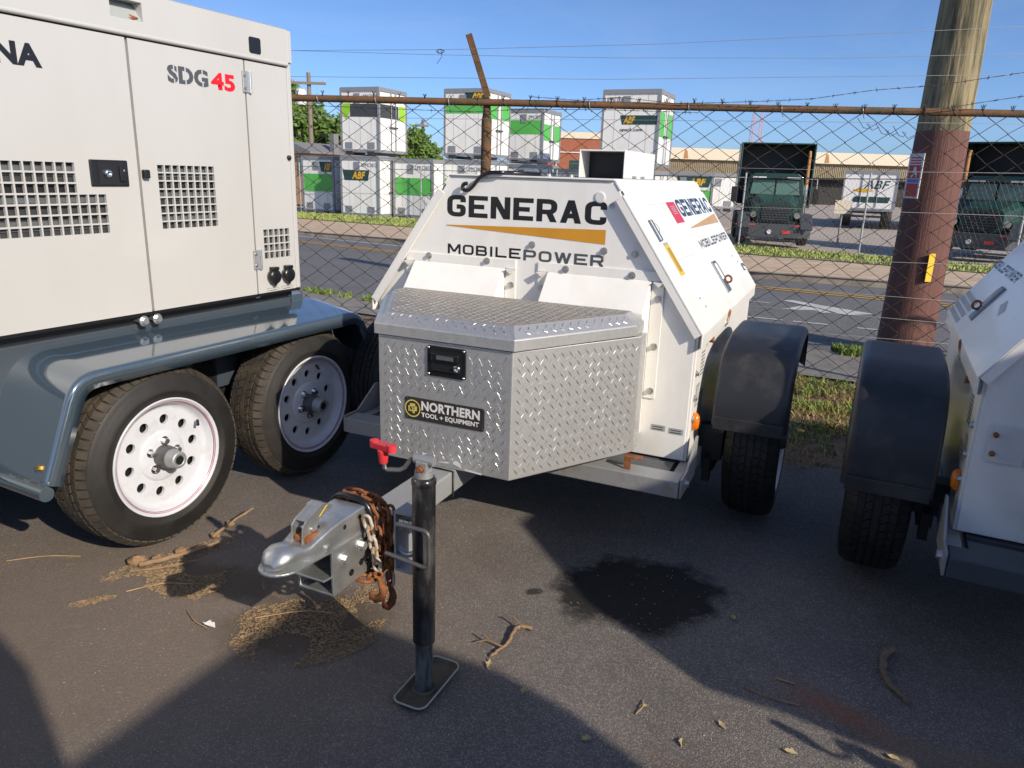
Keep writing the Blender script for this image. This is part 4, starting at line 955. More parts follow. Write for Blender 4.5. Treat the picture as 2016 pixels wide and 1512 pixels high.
# roof band with folded lower lip
mb = MB(); holes_panel(mb, U + .012, .05, -2.2, 1.049, 1.835, 1.972, [(.214, .338, 1.877, 1.940)])
mb.tube([(U + .006, -2.2, 1.832), (U + .006, 1.049, 1.832)], .009, 8); mb.add([(U + .012, -2.2, 1.972), (U + .012, 1.049, 1.972), (U - .03, 1.075, 1.985), (U - .03, -2.2, 1.985)], [(0, 1, 2, 3)])
mb.build('roof_band', 'cream', LG, recalc=False)
bx('roof', 'cream', LG, -1.15, U - .03, -2.2, 1.075, 1.94, 1.985, .006); bx('end_wall', 'cream', LG, -1.15, U - .061, 1.03, 1.074, .85, 1.94)
bx('roof_end_cap', 'cream', LG, U - .05, U + .0115, 1.0495, 1.074, 1.84, 1.970, .003)
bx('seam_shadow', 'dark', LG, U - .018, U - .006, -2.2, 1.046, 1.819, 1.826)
r_ = MB().add([(U + .010, .214, 1.877), (U + .010, .338, 1.877), (U - .045, .338, 1.942), (U - .045, .214, 1.942)], [(0, 1, 2, 3)]).build('lifting_pocket', 'label_grey', LG)
MB().tube([(U - .01, .30, 1.893), (U + .006, .318, 1.886), (U + .004, .30, 1.881), (U - .006, .285, 1.884)], .006, 8).build('lifting_eye', 'rust', r_)
o = MB().prism([(.834, 1.850), (.885, 1.850), (.890, 1.856), (.890, 1.906), (.884, 1.912), (.834, 1.912), (.828, 1.906), (.828, 1.856)], lambda a, b, t: (t, a, b), U + .008, U + .0155).build('rubber_plug', 'black', LG)
# latch with silver lock
f = bx('latch', 'black', LG, U - .01, U + .006, .080, .224, 1.313, 1.404, .004)
bx('latch_pan', 'dark', f, U + .0062, U + .0075, .106, .216, 1.321, 1.396); MB().lathe([(.014, 0), (.0155, .004), (.012, .009), (.005, .0095), (.0045, .006), (.0, .006)], (U + .0075, .142, 1.358), (1, 0, 0), 20).build('lock', 'chrome', f)
bx('latch_lever', 'black', f, U + .0075, U + .014, .185, .212, 1.33, 1.388, .003); bx('key_post', 'chrome', f, U + .013, U + .017, .196, .202, 1.366, 1.372)
bx('door_stop', 'black', LG, U + .001, U + .02, .278, .304, 1.342, 1.374, .005)
for z0, z1 in ((1.692, 1.777), (.957, 1.043)):
    f = bx('hinge', 'galv', LG, U + .001, U + .006, .790, .826, z0, z1, .003); MB().cyl((U + .007, .828, z0), (U + .007, .828, z1), .006, n=10).build('pin', 'zinc', f)
    for z in (z0 + .018, z1 - .018): bolt(f, BOLT, (U + .006, .801, z), (1, 0, 0), 'screw').scale = (.6, .6, .4)
fnL = lambda a, b, l: (U + l, a, b)
ftext(LG, 'NA', 'txt_black', fnL, -.182, -.036, 1.678, 1.747, .05)
sd_ = ftext(LG, 'SDG', 'txt_grey', fnL, .430, .617, 1.690, 1.754, .05)
for (a, c, d) in ((.457, 1.735, 1.756), (.457, 1.688, 1.706), (.508, 1.688, 1.756), (.587, 1.735, 1.756), (.587, 1.688, 1.706)): patchq(sd_, 'stencil_gap', 'cream', fnL, rect(a, a + .0055, c, d), .0009)
ftext(LG, '45', 'txt_red', fnL, .630, .752, 1.687, 1.753, .045)
for s_ in (.897, .985):
    f = MB().lathe([(.030, 0), (.034, .004), (.034, .020), (.031, .026), (.010, .028), (.0, .028)], (U, s_, .918), (1, 0, 0), 20).build('power_socket', 'black', LG)
    bx('socket_hinge', 'black', f, U + .001, U + .03, s_ - .018, s_ + .018, .947, .962, .003); MB().prism([(s_ - .012, .888), (s_ + .012, .888), (s_, .872)], lambda a, b, t: (t, a, b), U + .002, U + .02).build('socket_tab', 'black', f)
    for (a, b, c, d) in ((-.034, .034, .868, .8695), (-.034, .034, .847, .8485), (-.034, -.0325, .8485, .868), (.0325, .034, .8485, .868), (-.024, .024, .857, .860)):
        patchq(LG, 'socket_label', 'txt_grey', fnL, rect(s_ + a, s_ + b, c - .004, d - .004))
MB().lathe([(.0, .001), (.009, .001), (.011, .0)], (U + .001, 1.044 - .004, 1.44), (1, 0, 0), 12).build('rubber_bump', 'black', LG)
MB().lathe([(.011, .0), (.011, .008), (.007, .012), (.0, .012)], (U, 1.036, 1.44), (1, 0, 0), 12).build('rubber_bump', 'black', LG)
# skid base, fuel tank and chassis
bx('base_gap', 'dark', LG, -1.1, U - .045, -2.2, 1.06, .80, .849)
bx('base_lip', 'black', LG, U - .022, U + .0005, -2.2, 1.07, .836, .8465)
bx('fuel_tank', 'slate_matt', LG, -1.15, U - .03, -2.2, 1.075, .46, .802, .006); bx('tank_end', 'slate', LG, U - .045, U - .012, 1.03, 1.10, .46, .815, .004)
for s_ in (.222, .280): 
    MB().cyl((U - .05, s_, .818), (U + .008, s_, .818), .010, n=12).build('pipe_plug', 'zinc', LG); 
    bolt(LG, BIGBOLT, (U + .006, s_, .818), (1, 0, 0))
bolt(LG, BOLT, (U - .03, .83, .835), (1, 0, 0))
bx('chassis_rail', 'slate_matt', LG, -.38, -.30, -2.4, 1.5, .34, .46); bx('chassis_rail', 'slate_matt', LG, -1.1, -1.02, -2.4, 1.5, .34, .46)
bx('spring_hanger', 'dark', LG, -.31, -.25, .45, .57, .28, .62)
bx('inner_skirt', 'dark', LG, -.295, -.285, -.32, 1.36, .38, .72)
fender(LG, [(-.350, .405), (-.215, .735), (1.235, .735), (1.37, .405)], .022, -.262, .054, 'slate', .016, .085, tilt=.17)
f = bx('fender_label', 'label_white', LG, -.105, -.050, .565, .72, .7352, .7362); bx('label_band', 'gold', f, -.105, -.096, .565, .70, .7363, .7366)
wheel(LG, 0.0, .113, .343, 1, 'new', .15); wheel(LG, -.004, .900, .343, 1, 'new', .9)
wheel(LG, -1.38, .113, .343, -1, 'new'); wheel(LG, -1.38, .900, .343, -1, 'new')
for s_ in (.113, .9): MB().cyl((-1.3, s_, .343), (-.12, s_, .343), .035, n=10).build('axle', 'dark', LG)
bar = MB().cyl((-1.3, -.375, .395), (.062, -.375, .395), .0235, n=20).build('step_bar', 'slate', LG, .003)
for k in range(14): MB().cyl((-.02 - k * .075, -.372, .418), (.022 - k * .075, -.372, .418), .0045, n=6).build('grip_ridge', 'grey_steel', bar)
for (a, s_, z) in ((-.105, -.335, .455), (-.022, -.335, .452)): bolt(LG, YBOLT, (a, s_ - .001, z), (0, -.93, .36))
bx('reflector_strip', 'label_white', LG, -.010, .014, -.252, -.250, .52, .62)
for s_, e_ in ((-2.4, -2.3), ): bx('front_beam', 'slate_matt', LG, -1.1, -.3, s_, e_, .34, .46)
# ---------------------------------------------------------------- low white generator trailers with sloping doors
E_DIR, E_N = V((-.573, 0, .8195)), V((.8195, 0, .573))
def slope_fn(sd):
    """(s, e, lift) on the outer face of the sloping door on side sd (+1 right, -1 left)"""
    def f(s, e, l):
        p = V((.72, s, .863)) + E_DIR * e + E_N * (.0015 + l)
        return (p.x * sd, p.y, p.z)
    return f
def superring(cx, y, hw, zb, zt, n=20, p=.55):
    R_ = []
    for k in range(n):
        a = 2 * math.pi * k / n; c, s_ = math.cos(a), math.sin(a)
        R_.append(V((cx + hw * math.copysign(abs(c) ** p, c), y, (zb + zt) / 2 + (zt - zb) / 2 * math.copysign(abs(s_) ** p, s_))))
    return R_
def low_generator(root, full):
    T = root; YE = 2.68 if full else 2.45; DE = 2.70 if full else 2.55; AX, FS, FZ = (1.68, 0, .075) if full else (1.585, -.06, .01)
    poly = [(-.70, .352), (.70, .352), (.70, .862), (.352, 1.388), (-.352, 1.388), (-.70, .862)]
    MB().prism(poly, lambda a, b, q: (a, q, b), 1.2, YE).build('body_shell', 'white', T, .004)
    # front sheet standing a hair proud of the shell, with rolled edge
    ins = [(-.690, .356), (.690, .356), (.690, .858), (.346, 1.380), (-.346, 1.380), (-.690, .858)]
    MB().prism(ins, lambda a, b, q: (a, q, b), 1.194, 1.1995).build('front_panel', 'white', T, .002)
    # roof: cap, edge flanges, seams
    bx('roof_cap', 'white', T, -.345, .345, 1.185, YE, 1.3885, 1.396, .003)
    for sd in (1, -1):
        f = slope_fn(sd)
        MB().hexa([f(1.19, .606, -.012), f(DE, .606, -.012), f(DE, .640, -.012), f(1.19, .640, -.012), f(1.19, .606, -.003), f(DE, .606, -.003), f(DE, .646, -.003), f(1.19, .646, -.003)]).build('roof_flange', 'white', T, .002)
        MB().hexa([f(1.2, .575, -.016), f(DE - .01, .575, -.016), f(DE - .01, .603, -.016), f(1.2, .603, -.016), f(1.2, .575, -.005), f(DE - .01, .575, -.005), f(DE - .01, .603, -.005), f(1.2, .603, -.005)]).build('rubber_seal', 'pan_grey', T)
        # sloping door: slab that overhangs the front, folded lip at its lower edge
        tilt = 0.0 if sd > 0 else .004
        s0, s1 = 1.168, DE
        mb = MB(); mb.hexa([f(s0, -.004, -.010 + tilt), f(s1, -.004, -.010 + tilt), f(s1, .583, -.010 + tilt), f(s0, .583, -.010 + tilt), f(s0, -.004, .0), f(s1, -.004, .0), f(s1, .583, .0), f(s0, .583, .0)])
        d = mb.build('sloping_door', 'white', T, .003)
        a = f(s0, -.004, -.004); b = f(s1, -.004, -.004)
        MB().hexa([(a[0], s0 + .003, a[2] - .052), (b[0], s1, b[2] - .052), (b[0], s1, b[2] - .001), (a[0], s0 + .003, a[2] - .001), (a[0] - .006 * sd, s0 + .003, a[2] - .052), (b[0] - .006 * sd, s1, b[2] - .052), (b[0] - .006 * sd, s1, b[2] - .001), (a[0] - .006 * sd, s0 + .003, a[2] - .001)]).build('door_lip', 'white', d, .002)
        MB().hexa([f(s0, .0, -.036), f(s0 + .008, .0, -.036), f(s0 + .008, .58, -.036), f(s0, .58, -.036), f(s0, .0, -.0105 + tilt), f(s0 + .008, .0, -.0105 + tilt), f(s0 + .008, .58, -.0105 + tilt), f(s0, .58, -.0105 + tilt)]).build('door_return', 'white', d)
        # paddle latch with padlock ring
        lt = MB().hexa([f(1.925, .060, 0), f(2.022, .060, 0), f(2.022, .222, 0), f(1.925, .222, 0), f(1.935, .064, .008), f(2.012, .064, .008), f(2.012, .218, .008), f(1.935, .218, .008)]).build('latch', 'blue_grey', d, .003)
        MB().hexa([f(1.952, .125, .0082), f(1.996, .125, .0082), f(1.996, .208, .0082), f(1.952, .208, .0082), f(1.956, .13, .014), f(1.992, .13, .014), f(1.992, .203, .014), f(1.956, .203, .014)]).build('latch_paddle', 'galv', lt)
        c = V(f(1.985, .115, .022)); ax = V((0, 1, 0))
        MB().tube([c + (E_DIR * math.cos(q) if sd > 0 else V((-E_DIR.x, 0, E_DIR.z)) * math.cos(q)) * .016 + (E_N if sd > 0 else V((-E_N.x, 0, E_N.z))) * math.sin(q) * .014 for q in [i * math.pi / 7 for i in range(14)]], .0048, 8, closed=True).build('latch_ring', 'rust', lt)
    fr, fl = slope_fn(1), slope_fn(-1)
    # front lettering
    ff = lambda a, b, l: (a, 1.1938 - l, b)
    text(T, 'GENERAC', 'txt_black', ff, -.358, .320, 1.228, 1.313, .205, .11, ax=1.42)
    patchq(T, 'gold_wedge', 'gold', ff, [(-.361, 1.190), (-.361, 1.1935), (.321, 1.211), (.321, 1.157)], .001)
    text(T, 'MOBILE', 'txt_black', ff, -.354, -.024, 1.0775, 1.1175, .19, .20, ax=1.3); text(T, 'POWER', 'txt_grey', ff, -.012, .321, 1.0735, 1.1155, .21, .20, ax=1.3)
    text(T, 'R', 'txt_grey', ff, .336, .344, 1.296, 1.305, .18, .1)
    MB().tube([(.340 + .0095 * math.cos(q), 1.1925, 1.3005 + .0095 * math.sin(q)) for q in [i * math.pi / 10 for i in range(20)]], .0007, 4, closed=True).build('trademark_ring', 'txt_grey', T)
    MB().lathe([(.021, 0), (.021, .003), (.017, .005), (0, .005)], (.290, 1.194, 1.328), (0, -1, 0), 24, smooth=False).build('rubber_plug', 'label_white', T)
    for k, (a, b) in enumerate(((.555, .610), (.625, .680))):
        patchq(T, 'serial_label', 'label_grey', ff, rect(a, b, .463 - .004 * k, .486 - .004 * k), .001)
        for q in range(2): patchq(T, 'print_line', 'txt_grey', ff, rect(a + .006, b - .008, .4665 - .004 * k + q * .0095, .4705 - .004 * k + q * .0095), .0018)
    # upper row of bolts on the front sheet
    for (a, b) in ((.024, 1.137), (.319, 1.133), (.439, 1.130)): bolt(T, BOLT, (a, 1.194, b), (0, -1, 0))
    for (a, b, l) in ((.438, 1.043, .030), (-.438, 1.048, .022), (.170, 1.040, .018), (.319, 1.122, .026), (.024, 1.126, .014)):
        patchq(T, 'rust_streak', 'streak', lambda p, q, t: (p, 1.1858 - t if q < 1.07 else 1.1938 - t, q), [(a - .0035, b), (a + .0035, b), (a + .001, b - l), (a - .001, b - l)], .0005)
    # two air-scoop hoods
    for (u0, u1, bl) in ((-.553, -.040, ((-.439, 1.062), (-.168, 1.060))), (.054, .560, ((.172, 1.0535), (.436, 1.0515)))):
        h = MB()
        h.hexa([(u0, 1.186, 1.036), (u1, 1.186, 1.036), (u1, 1.1935, 1.036), (u0, 1.1935, 1.036), (u0, 1.186, 1.073), (u1, 1.186, 1.073), (u1, 1.1935, 1.073), (u0, 1.1935, 1.073)])
        hood = h.build('air_hood', 'white', T, .002)
        a, b = u0 + .042, u1 - .048
        mb = MB(); pr = [(1.1855, 1.037), (1.092, .928), (1.092, .560), (1.150, .440), (1.1925, .440), (1.1925, 1.037)]
        mb.prism(pr, lambda p, q, t: (t, p, q), a, b); mb.build('scoop', 'white', hood, .004)
        for (c0, c1) in ((b + .001, u1), (u0, a - .001)):
            bx('side_flange', 'white_dirty', hood, c0, c1, 1.187, 1.1935, .588, 1.034, .002)
        for z in (.972, .792, .618): bolt(hood, BOLT, ((b + u1) / 2 + .004, 1.187, z), (0, -1, 0)); bolt(hood, BOLT, ((u0 + a) / 2 - .004, 1.187, z), (0, -1, 0))
        for p in bl: bolt(hood, BOLT, (p[0], 1.186, p[1]), (0, -1, 0))
        for c in (u0 + .02, u1 - .02): MB().prism([(c - .018, 1.035), (c + .018, 1.035), (c + .004, 1.018)], lambda p, q, t: (p, t, q), 1.165, 1.186).build('tab', 'white_dirty', hood)
    # exhaust hood on the roof: open box facing front
    ex = MB(); x0, x1, y0, y1, z0, z1 = .055, .258, 1.60, 2.10, 1.397, 1.512
    ex.box(x0, x0 + .006, y0, y1, z0, z1); ex.box(x1 - .006, x1, y0, y1, z0, z1); ex.box(x0 + .006, x1 - .006, y0, y1, z1 - .006, z1); ex.box(x0 + .006, x1 - .006, y1 - .006, y1, z0, z1 - .006)
    e = ex.build('exhaust_hood', 'white', T, .002)
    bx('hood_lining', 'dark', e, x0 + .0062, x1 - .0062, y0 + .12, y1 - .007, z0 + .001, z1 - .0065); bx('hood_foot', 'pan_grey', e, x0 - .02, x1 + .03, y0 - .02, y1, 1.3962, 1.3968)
    for s_ in (1.72, 1.86): bx('clip', 'galv', e, x1, x1 + .012, s_, s_ + .03, z0, z0 + .012)
    for s_ in (1.25, 1.5, 1.9): bolt(T, BOLT, (.06, s_, 1.396), (0, 0, 1)); bolt(T, BOLT, (-.25, s_, 1.396), (0, 0, 1))
    bx('roof_plate', 'pan_grey', T, -.26, .03, 1.28, 2.2, 1.3962, 1.3985)
    # side fittings
    for sd in (1, -1):
        X = .7 * sd
        MB().lathe([(.0, 0), (.011, 0), (.011, .02), (.014, .026), (.0, .026)], (X, 1.40, .80), (sd, 0, 0), 10).build('side_pin', 'rust', T)
        c = MB().lathe([(.0, 0), (.016, 0), (.016, .022), (.0, .024)], (X, 1.72, .815), (sd, 0, 0), 12).build('lift_boss', 'galv', T)
        MB().tube([(X + sd * .018 + sd * .004 * math.sin(q), 1.78 + .026 * math.cos(q), .83 + .03 * math.sin(q)) for q in [i * math.pi / 8 for i in range(16)]], .006, 8, closed=True).build('lift_ring', 'rust', c)
        mk = MB().lathe([(.020, 0), (.036, .002), (.036, .014), (.024, .024), (.0, .026)], (0, 0, 0), (1, 0, 0), 20).build('side_marker', 'amber', T); mk.location = (X, 1.262, .50); mk.scale = (sd, .62, 1.0)
        bolt(T, BOLT, (X, 1.235, .515), (sd, 0, 0))
        for (s_, z) in ((1.225, .70), (1.235, .60)): bolt(T, BOLT, (X, s_, z), (sd, 0, 0))
        fs = lambda a, b, l, X=X, sd=sd: (X + sd * l, a, b)
        for k in range(7): patchq(T, 'vent_slot', 'pan_grey', fs, rect(1.315, 1.375, .672 + k * .0145, .677 + k * .0145), .001)
        patchq(T, 'vent_frame', 'label_grey', fs, rect(1.309, 1.312, .662, .775), .001); patchq(T, 'vent_frame', 'label_grey', fs, rect(1.378, 1.381, .662, .775), .001)
        for (a, b, c, d) in ((1.265, 1.33, .555, .645), (1.34, 1.42, .50, .60), (1.30, 1.34, .42, .47)):
            q = patchq(T, 'data_label', 'label_grey', fs, rect(a, b, c, d), .001)
            for k in range(5): patchq(q, 'print_line', 'label_white', fs, rect(a + .006, b - .006, c + .012 + k * (d - c - .02) / 5, c + .012 + (k + .45) * (d - c - .02) / 5), .0018)
        bx('door_bracket', 'galv', T, X + sd * .0005 - (0 if sd > 0 else .012), X + sd * .0005 + (.012 if sd > 0 else 0), 1.21, 1.23, .80, .86)
    # underside: pan, rails, crossbar, gussets, tongue
    bx('floor_pan', 'pan_grey', T, -.66, .66, 1.06, YE, .318, .345)
    MB().hexa([(-.64, 1.045, .312), (.64, 1.045, .312), (.66, 1.17, .3505), (-.66, 1.17, .3505), (-.64, 1.05, .302), (.64, 1.05, .302), (.66, 1.18, .3515 - .01), (-.66, 1.18, .3515 - .01)]).build('front_apron', 'pan_grey' if full else 'dark', T)
    for sd in (1, -1):
        bx('frame_rail', 'frame_grey', T, sd * .70 - .022, sd * .70 + .022, 1.052, YE, .285, .350, .004)
        MB().prism([(.962, .300), (1.22, .300), (1.22, .46), (1.195, .46), (1.06, .372), (.962, .372)], lambda p, q, t: (t, p, q), sd * .727, sd * .735).build('gusset', 'frame_grey', T, .001)
        bolt(T, BIGBOLT, (sd * .735, 1.03, .335), (sd, 0, 0))
    cb = bx('crossbar', 'frame_grey' if full else 'slate_matt', T, -.724, .724, .955, 1.050, .300, .365, .004)
    bk = MB(); bk.box(.512, .538, .985, .99, .366, .41); bk.box(.512, .575, .985, 1.02, .41, .414); bk.build('crossbar_bracket', 'rust', T)
    # tail lamp guard and rear bumper behind
    bx('rear_bumper', 'frame_grey', T, -.72, .72, YE + .002, YE + .08, .30, .37, .004)
    tg = MB(); tg.box(-.05, .05, -.02, .955, .350, .4305); tg.build('tongue', 'frame_grey', T, .006)
    MB().tube([(.053, .515, .34), (.054, .515, .433), (.0, .515, .4335), (-.054, .515, .433), (-.053, .515, .34)], .004, 6).build('strap', 'dark', T)
    MB().cyl((-.9, AX, .345), (.9, AX, .345), .035, n=12).build('axle', 'dark', T)
    for sd in (1, -1):
        wheel(T, sd * 1.015, AX, .347, sd, 'old', .4)
        if sd < 0 and full: continue
        fender(T, [(1.287 + FS, .415 + FZ), (1.292 + FS, .60), (1.36 + FS, .755), (1.55 + FS, .806), (1.92, .806), (2.12, .755), (2.19, .58)], sd * 1.045, sd * .765, .034, 'fender_plastic', .028, .09)
        x0, x1 = sorted((sd * .775, sd * 1.03))
        bx('fender_lip', 'fender_plastic', T, x0, x1, 1.272 + FS, 1.285 + FS, .405 + FZ, .455 + FZ, .003)
        x0, x1 = sorted((sd * .70, sd * .80)); bx('fender_bracket', 'dark', T, x0, x1, 1.42, 1.50, .30, .42); bx('spring', 'dark', T, x0 + .02, x0 + .07, 1.45, 2.1, .24, .30)
        bx('hanger', 'dark', T, x0 + .03, x0 + .06, 1.42, 1.46, .20, .33)
    # coupler, channel, jack
    ch = MB()
    for x in (-.058, .051): ch.box(x, x + .007, -.137, .012, .318, .448)
    ch.box(-.051, .051, -.137, .012, .318, .325); ch.hexa([(-.05, -.165, .372), (.05, -.165, .372), (.05, -.03, .352), (-.05, -.03, .352), (-.05, -.165, .379), (.05, -.165, .379), (.05, -.03, .359), (-.05, -.03, .359)])
    ch.box(-.051, .051, -.012, -.006, .325, .43)
    chn = ch.build('coupler_channel', 'zinc', T, .002)
    for (s_, z) in ((-.089, .408), (-.012, .412)): bolt(chn, BIGBOLT, (.058, s_, z), (1, 0, 0)); bolt(chn, BIGBOLT, (-.058, s_, z), (-1, 0, 0))
    MB().lathe([(.0095, .0), (.006, .002), (.0095, .002)], (.0582, -.06, .352), (1, 0, 0), 14, caps=True).build('bolt_hole', 'dark', chn); MB().lathe([(.0095, .0), (.006, .002), (.0095, .002)], (.0582, -.015, .362), (1, 0, 0), 14, caps=True).build('bolt_hole', 'dark', chn)
    cp = MB()
    secs = [(-.303, .016, .464, .482, .85), (-.295, .030, .462, .498, .9), (-.277, .040, .460, .511, .95), (-.255, .043, .458, .514, .95), (-.234, .041, .456, .507, .85), (-.216, .041, .455, .495, .5), (-.197, .045, .453, .493, .33), (-.16, .049, .449, .504, .24), (-.125, .052, .446, .512, .19), (-.08, .053, .442, .516, .17), (.015, .053, .438, .516, .16)]
    cp.loft([superring(0, y, hw, zb, zt, 24, p) for y, hw, zb, zt, p in secs])
    cpl = cp.build('coupler', 'zinc', T)
    MB().prism([(.053 * math.sin(q), -.255 - .062 * math.cos(q)) for q in [i * math.pi / 12 - math.pi / 2 for i in range(13)]] + [(.055, -.19), (.059, -.12), (.059, .014), (-.059, .014), (-.059, -.12), (-.055, -.19)], lambda a, b, q: (a, b, q - (b - .014) * .058), .4375, .4445).build('coupler_rim', 'zinc', cpl, .002)
    lv = MB(); side = [(-.202, .488), (-.198, .536), (-.184, .548), (-.118, .572), (-.078, .552), (-.080, .543), (-.132, .534), (-.150, .497)]
    lv.prism(side, lambda p, q, t: (t, p, q), -.019, -.015); lv.prism(side, lambda p, q, t: (t, p, q), .015, .019)
    lv.hexa([(-.0149, -.184, .545), (.0149, -.184, .545), (.0149, -.080, .5505), (-.0149, -.080, .5505), (-.0149, -.184, .5475), (.0149, -.184, .5475), (.0149, -.118, .571), (-.0149, -.118, .571)])
    l_ = lv.build('coupler_lever', 'zinc', cpl, .001); MB().cyl((-.024, -.164, .518), (.024, -.164, .518), .006, n=10).build('lever_pin', 'zinc', cpl)
    MB().box(-.012, .030, -.196, -.146, .494, .509).build('latch_block', 'rust', cpl, .003); patchq(l_, 'paint_mark', 'label_yellow', lambda a, b, t: (.0192 + t, a, b), [(-.138, .540), (-.130, .540), (-.098, .560), (-.106, .560)])
    for s_ in (-.135, -.06): MB().lathe([(.0075, 0), (.005, .0012), (0, .0008)], (.012, s_, .5145 if s_ > -.1 else .5105), (0, 0, 1), 12).build('top_hole', 'dark', cpl)
    MB().cyl((.046, -.145, .462), (.057, -.145, .462), .011, n=16).build('rivet', 'zinc', cpl); MB().lathe([(.007, 0), (.004, .001), (.007, .0012)], (.0525, -.075, .492), (1, 0, 0), 12, caps=True).build('side_hole', 'dark', cpl); MB().lathe([(.007, 0), (.004, .001), (.007, .0012)], (.0525, -.01, .495), (1, 0, 0), 12, caps=True).build('side_hole', 'dark', cpl)
    MB().tube([(-.03, -.06, .51), (-.055, -.08, .535), (-.058, -.085, .54)], .006, 8).build('safety_pin', 'zinc', cpl)
    JX = .25
    jk = MB(); jk.cyl((JX, 0, .165), (JX, 0, .632), .0305, n=28); jk.lathe([(.0305, .626), (.0325, .629), (.0325, .640), (.028, .648), (.02, .650)], (JX, 0, 0), (0, 0, 1), 28)
    jack = jk.build('jack_tube', 'black_steel', T)
    MB().cyl((JX, 0, .010), (JX, 0, .20), .0245, n=24).build('inner_tube', 'tube_steel', jack)
    fp = MB(); cr = .022; x0, x1, y0, y1 = JX - .046, JX + .046, -.088, .125
    def rr(m): return [(cx + (cr - m) * math.cos(a), cy + (cr - m) * math.sin(a)) for cx, cy, b in ((x1 - cr, y1 - cr, 0), (x0 + cr, y1 - cr, 90), (x0 + cr, y0 + cr, 180), (x1 - cr, y0 + cr, 270)) for a in [math.radians(b + 15 * i) for i in range(7)]]
    fp.loft([[V((a, b, .004)) for a, b in rr(.004)], [V((a, b, .018)) for a, b in rr(-.004)], [V((a, b, .019)) for a, b in rr(-.0015)], [V((a, b, .008)) for a, b in rr(.008)]])
    plate = fp.build('foot_plate', 'foot_plate', jack)
    rim = MB(); rim.tube([(a, b, .0185) for a, b in rr(-.0035)], .0028, 6, closed=True); rim.build('plate_rim', 'galv', plate)
    MB().lathe([(.036, .008), (.034, .013), (.027, .016)], (JX, 0, 0), (0, 0, 1), 20).build('weld_ring', 'foot_plate', plate)
    hd = MB(); hd.cyl((JX, 0, .648), (JX, 0, .664), .024, n=20); hd.obox((JX, 0, .676), (.016, 0, 0), (0, .016, 0), (0, 0, .016)); hd.cyl((JX - .026, 0, .694), (JX + .030, 0, .694), .0125, n=16)
    jh = hd.build('jack_head', 'galv', jack, .002); bolt(jh, BOLT, (JX, -.016, .674), (0, -1, 0)).data = RUSTBOLT
    MB().tube([(JX - .02, 0, .694), (JX - .036, -.004, .690), (JX - .05, -.012, .668), (JX - .06, -.018, .661), (JX - .090, -.030, .660), (JX - .098, -.032, .664), (JX - .100, -.034, .690)], .0062, 10).build('crank', 'grey_steel', jack)
    kb = MB(); kc = (JX - .100, -.034); kb.lathe([(.010, .678), (.0115, .68), (.0145, .71), (.0150, .716), (.0, .716)], (kc[0], kc[1], 0), (0, 0, 1), 18)
    kb.obox((kc[0], kc[1], .7235), (.031, -.008, .002), (.003, .0115, 0), (0, 0, .0085)); kb.cyl((kc[0] - .031, kc[1] + .008, .715), (kc[0] - .031, kc[1] + .008, .733), .0125, n=14); kb.cyl((kc[0] + .031, kc[1] - .008, .717), (kc[0] + .031, kc[1] - .008, .735), .0125, n=14)
    kb.build('crank_knob', 'red_plastic', jack, .0025)
    br = MB(); br.box(.148, .155, .012, .108, .352, .516); br.box(.148, .22, .012, .108, .516, .523); br.box(.148, .21, .012, .108, .345, .352); br.cyl((.048, .150, .40), (.150, .150, .40), .034, n=20); br.box(.148, .155, .108, .175, .36, .44); br.box(.205, .212, .012, .09, .46, .516)
    bk_ = br.build('jack_bracket', 'frame_grey', T, .002)
    MB().tube([(.178 + .036 * math.cos(q), .03, .435 + .042 * math.sin(q)) for q in [i * math.pi / 10 for i in range(20)]], .008, 8, closed=True).build('bracket_ring', 'galv', bk_)
    MB().tube([(.165 + .0009 * i, .02 + .009 * math.cos(i * 1.1), .495 + .009 * math.sin(i * 1.1)) for i in range(46)], .0024, 5).build('spring', 'stainless', bk_)
    MB().tube([V((p.x, -.046, p.y)) for p in rounded_path([(.195, .522), (.292, .522), (.292, .416), (.160, .430)], .02, 5)], .0058, 10).build('swivel_handle', 'grey_steel', bk_)
    return T
RUSTBOLT = bolt_mesh(0.007, 0.006, 'rust')
CG = thing('low_generator', 'white generator trailer with gold wedge emblem and black lettering, in the middle', 'generator', (-.4463, 1.8507, 0), 24, 'generator trailers parked along the fence')
low_generator(CG, True)
fr = slope_fn(1)
door = [o for o in CG.children if o.name.startswith('sloping_door')][0]
text(door, 'GENERAC', 'txt_navy', fr, 1.895, 2.655, .459, .548, .22, .10, ax=1.3)
patchq(door, 'gold_wedge', 'tan_decal', fr, [(1.921, .398), (1.921, .402), (2.657, .448), (2.657, .394)], .001)
text(door, 'MOBILEPOWER', 'txt_grey', fr, 1.918, 2.662, .292, .334, .24, .26)
rl = patchq(door, 'warning_label', 'label_red', fr, rect(1.722, 1.876, .434, .538), .001)
for k in range(5): patchq(rl, 'print_line', 'label_grey', fr, rect(1.755, 1.840, .478 + k * .009, .4815 + k * .009), .0018)
yl = patchq(door, 'yellow_label', 'label_yellow', fr, rect(1.316, 1.388, .225, .356), .001)
patchq(yl, 'label_head', 'label_grey', fr, rect(1.316, 1.388, .3565, .369), .001)
for k in range(3): patchq(yl, 'print_line', 'txt_grey', fr, rect(1.338 + k * .014, 1.342 + k * .014, .24, .345), .0018)
hp = MB().hexa([fr(1.283, .375, 0), fr(1.318, .375, 0), fr(1.318, .47, 0), fr(1.283, .47, 0), fr(1.288, .378, .012), fr(1.313, .378, .012), fr(1.313, .467, .012), fr(1.288, .467, .012)]).build('panel_latch', 'blue_grey', door, .003)
MB().tube([fr(1.322, .40, .006), fr(1.335, .42, .014), fr(1.335, .445, .014), fr(1.322, .455, .006)], .004, 6).build('pull_wire', 'label_white', hp)
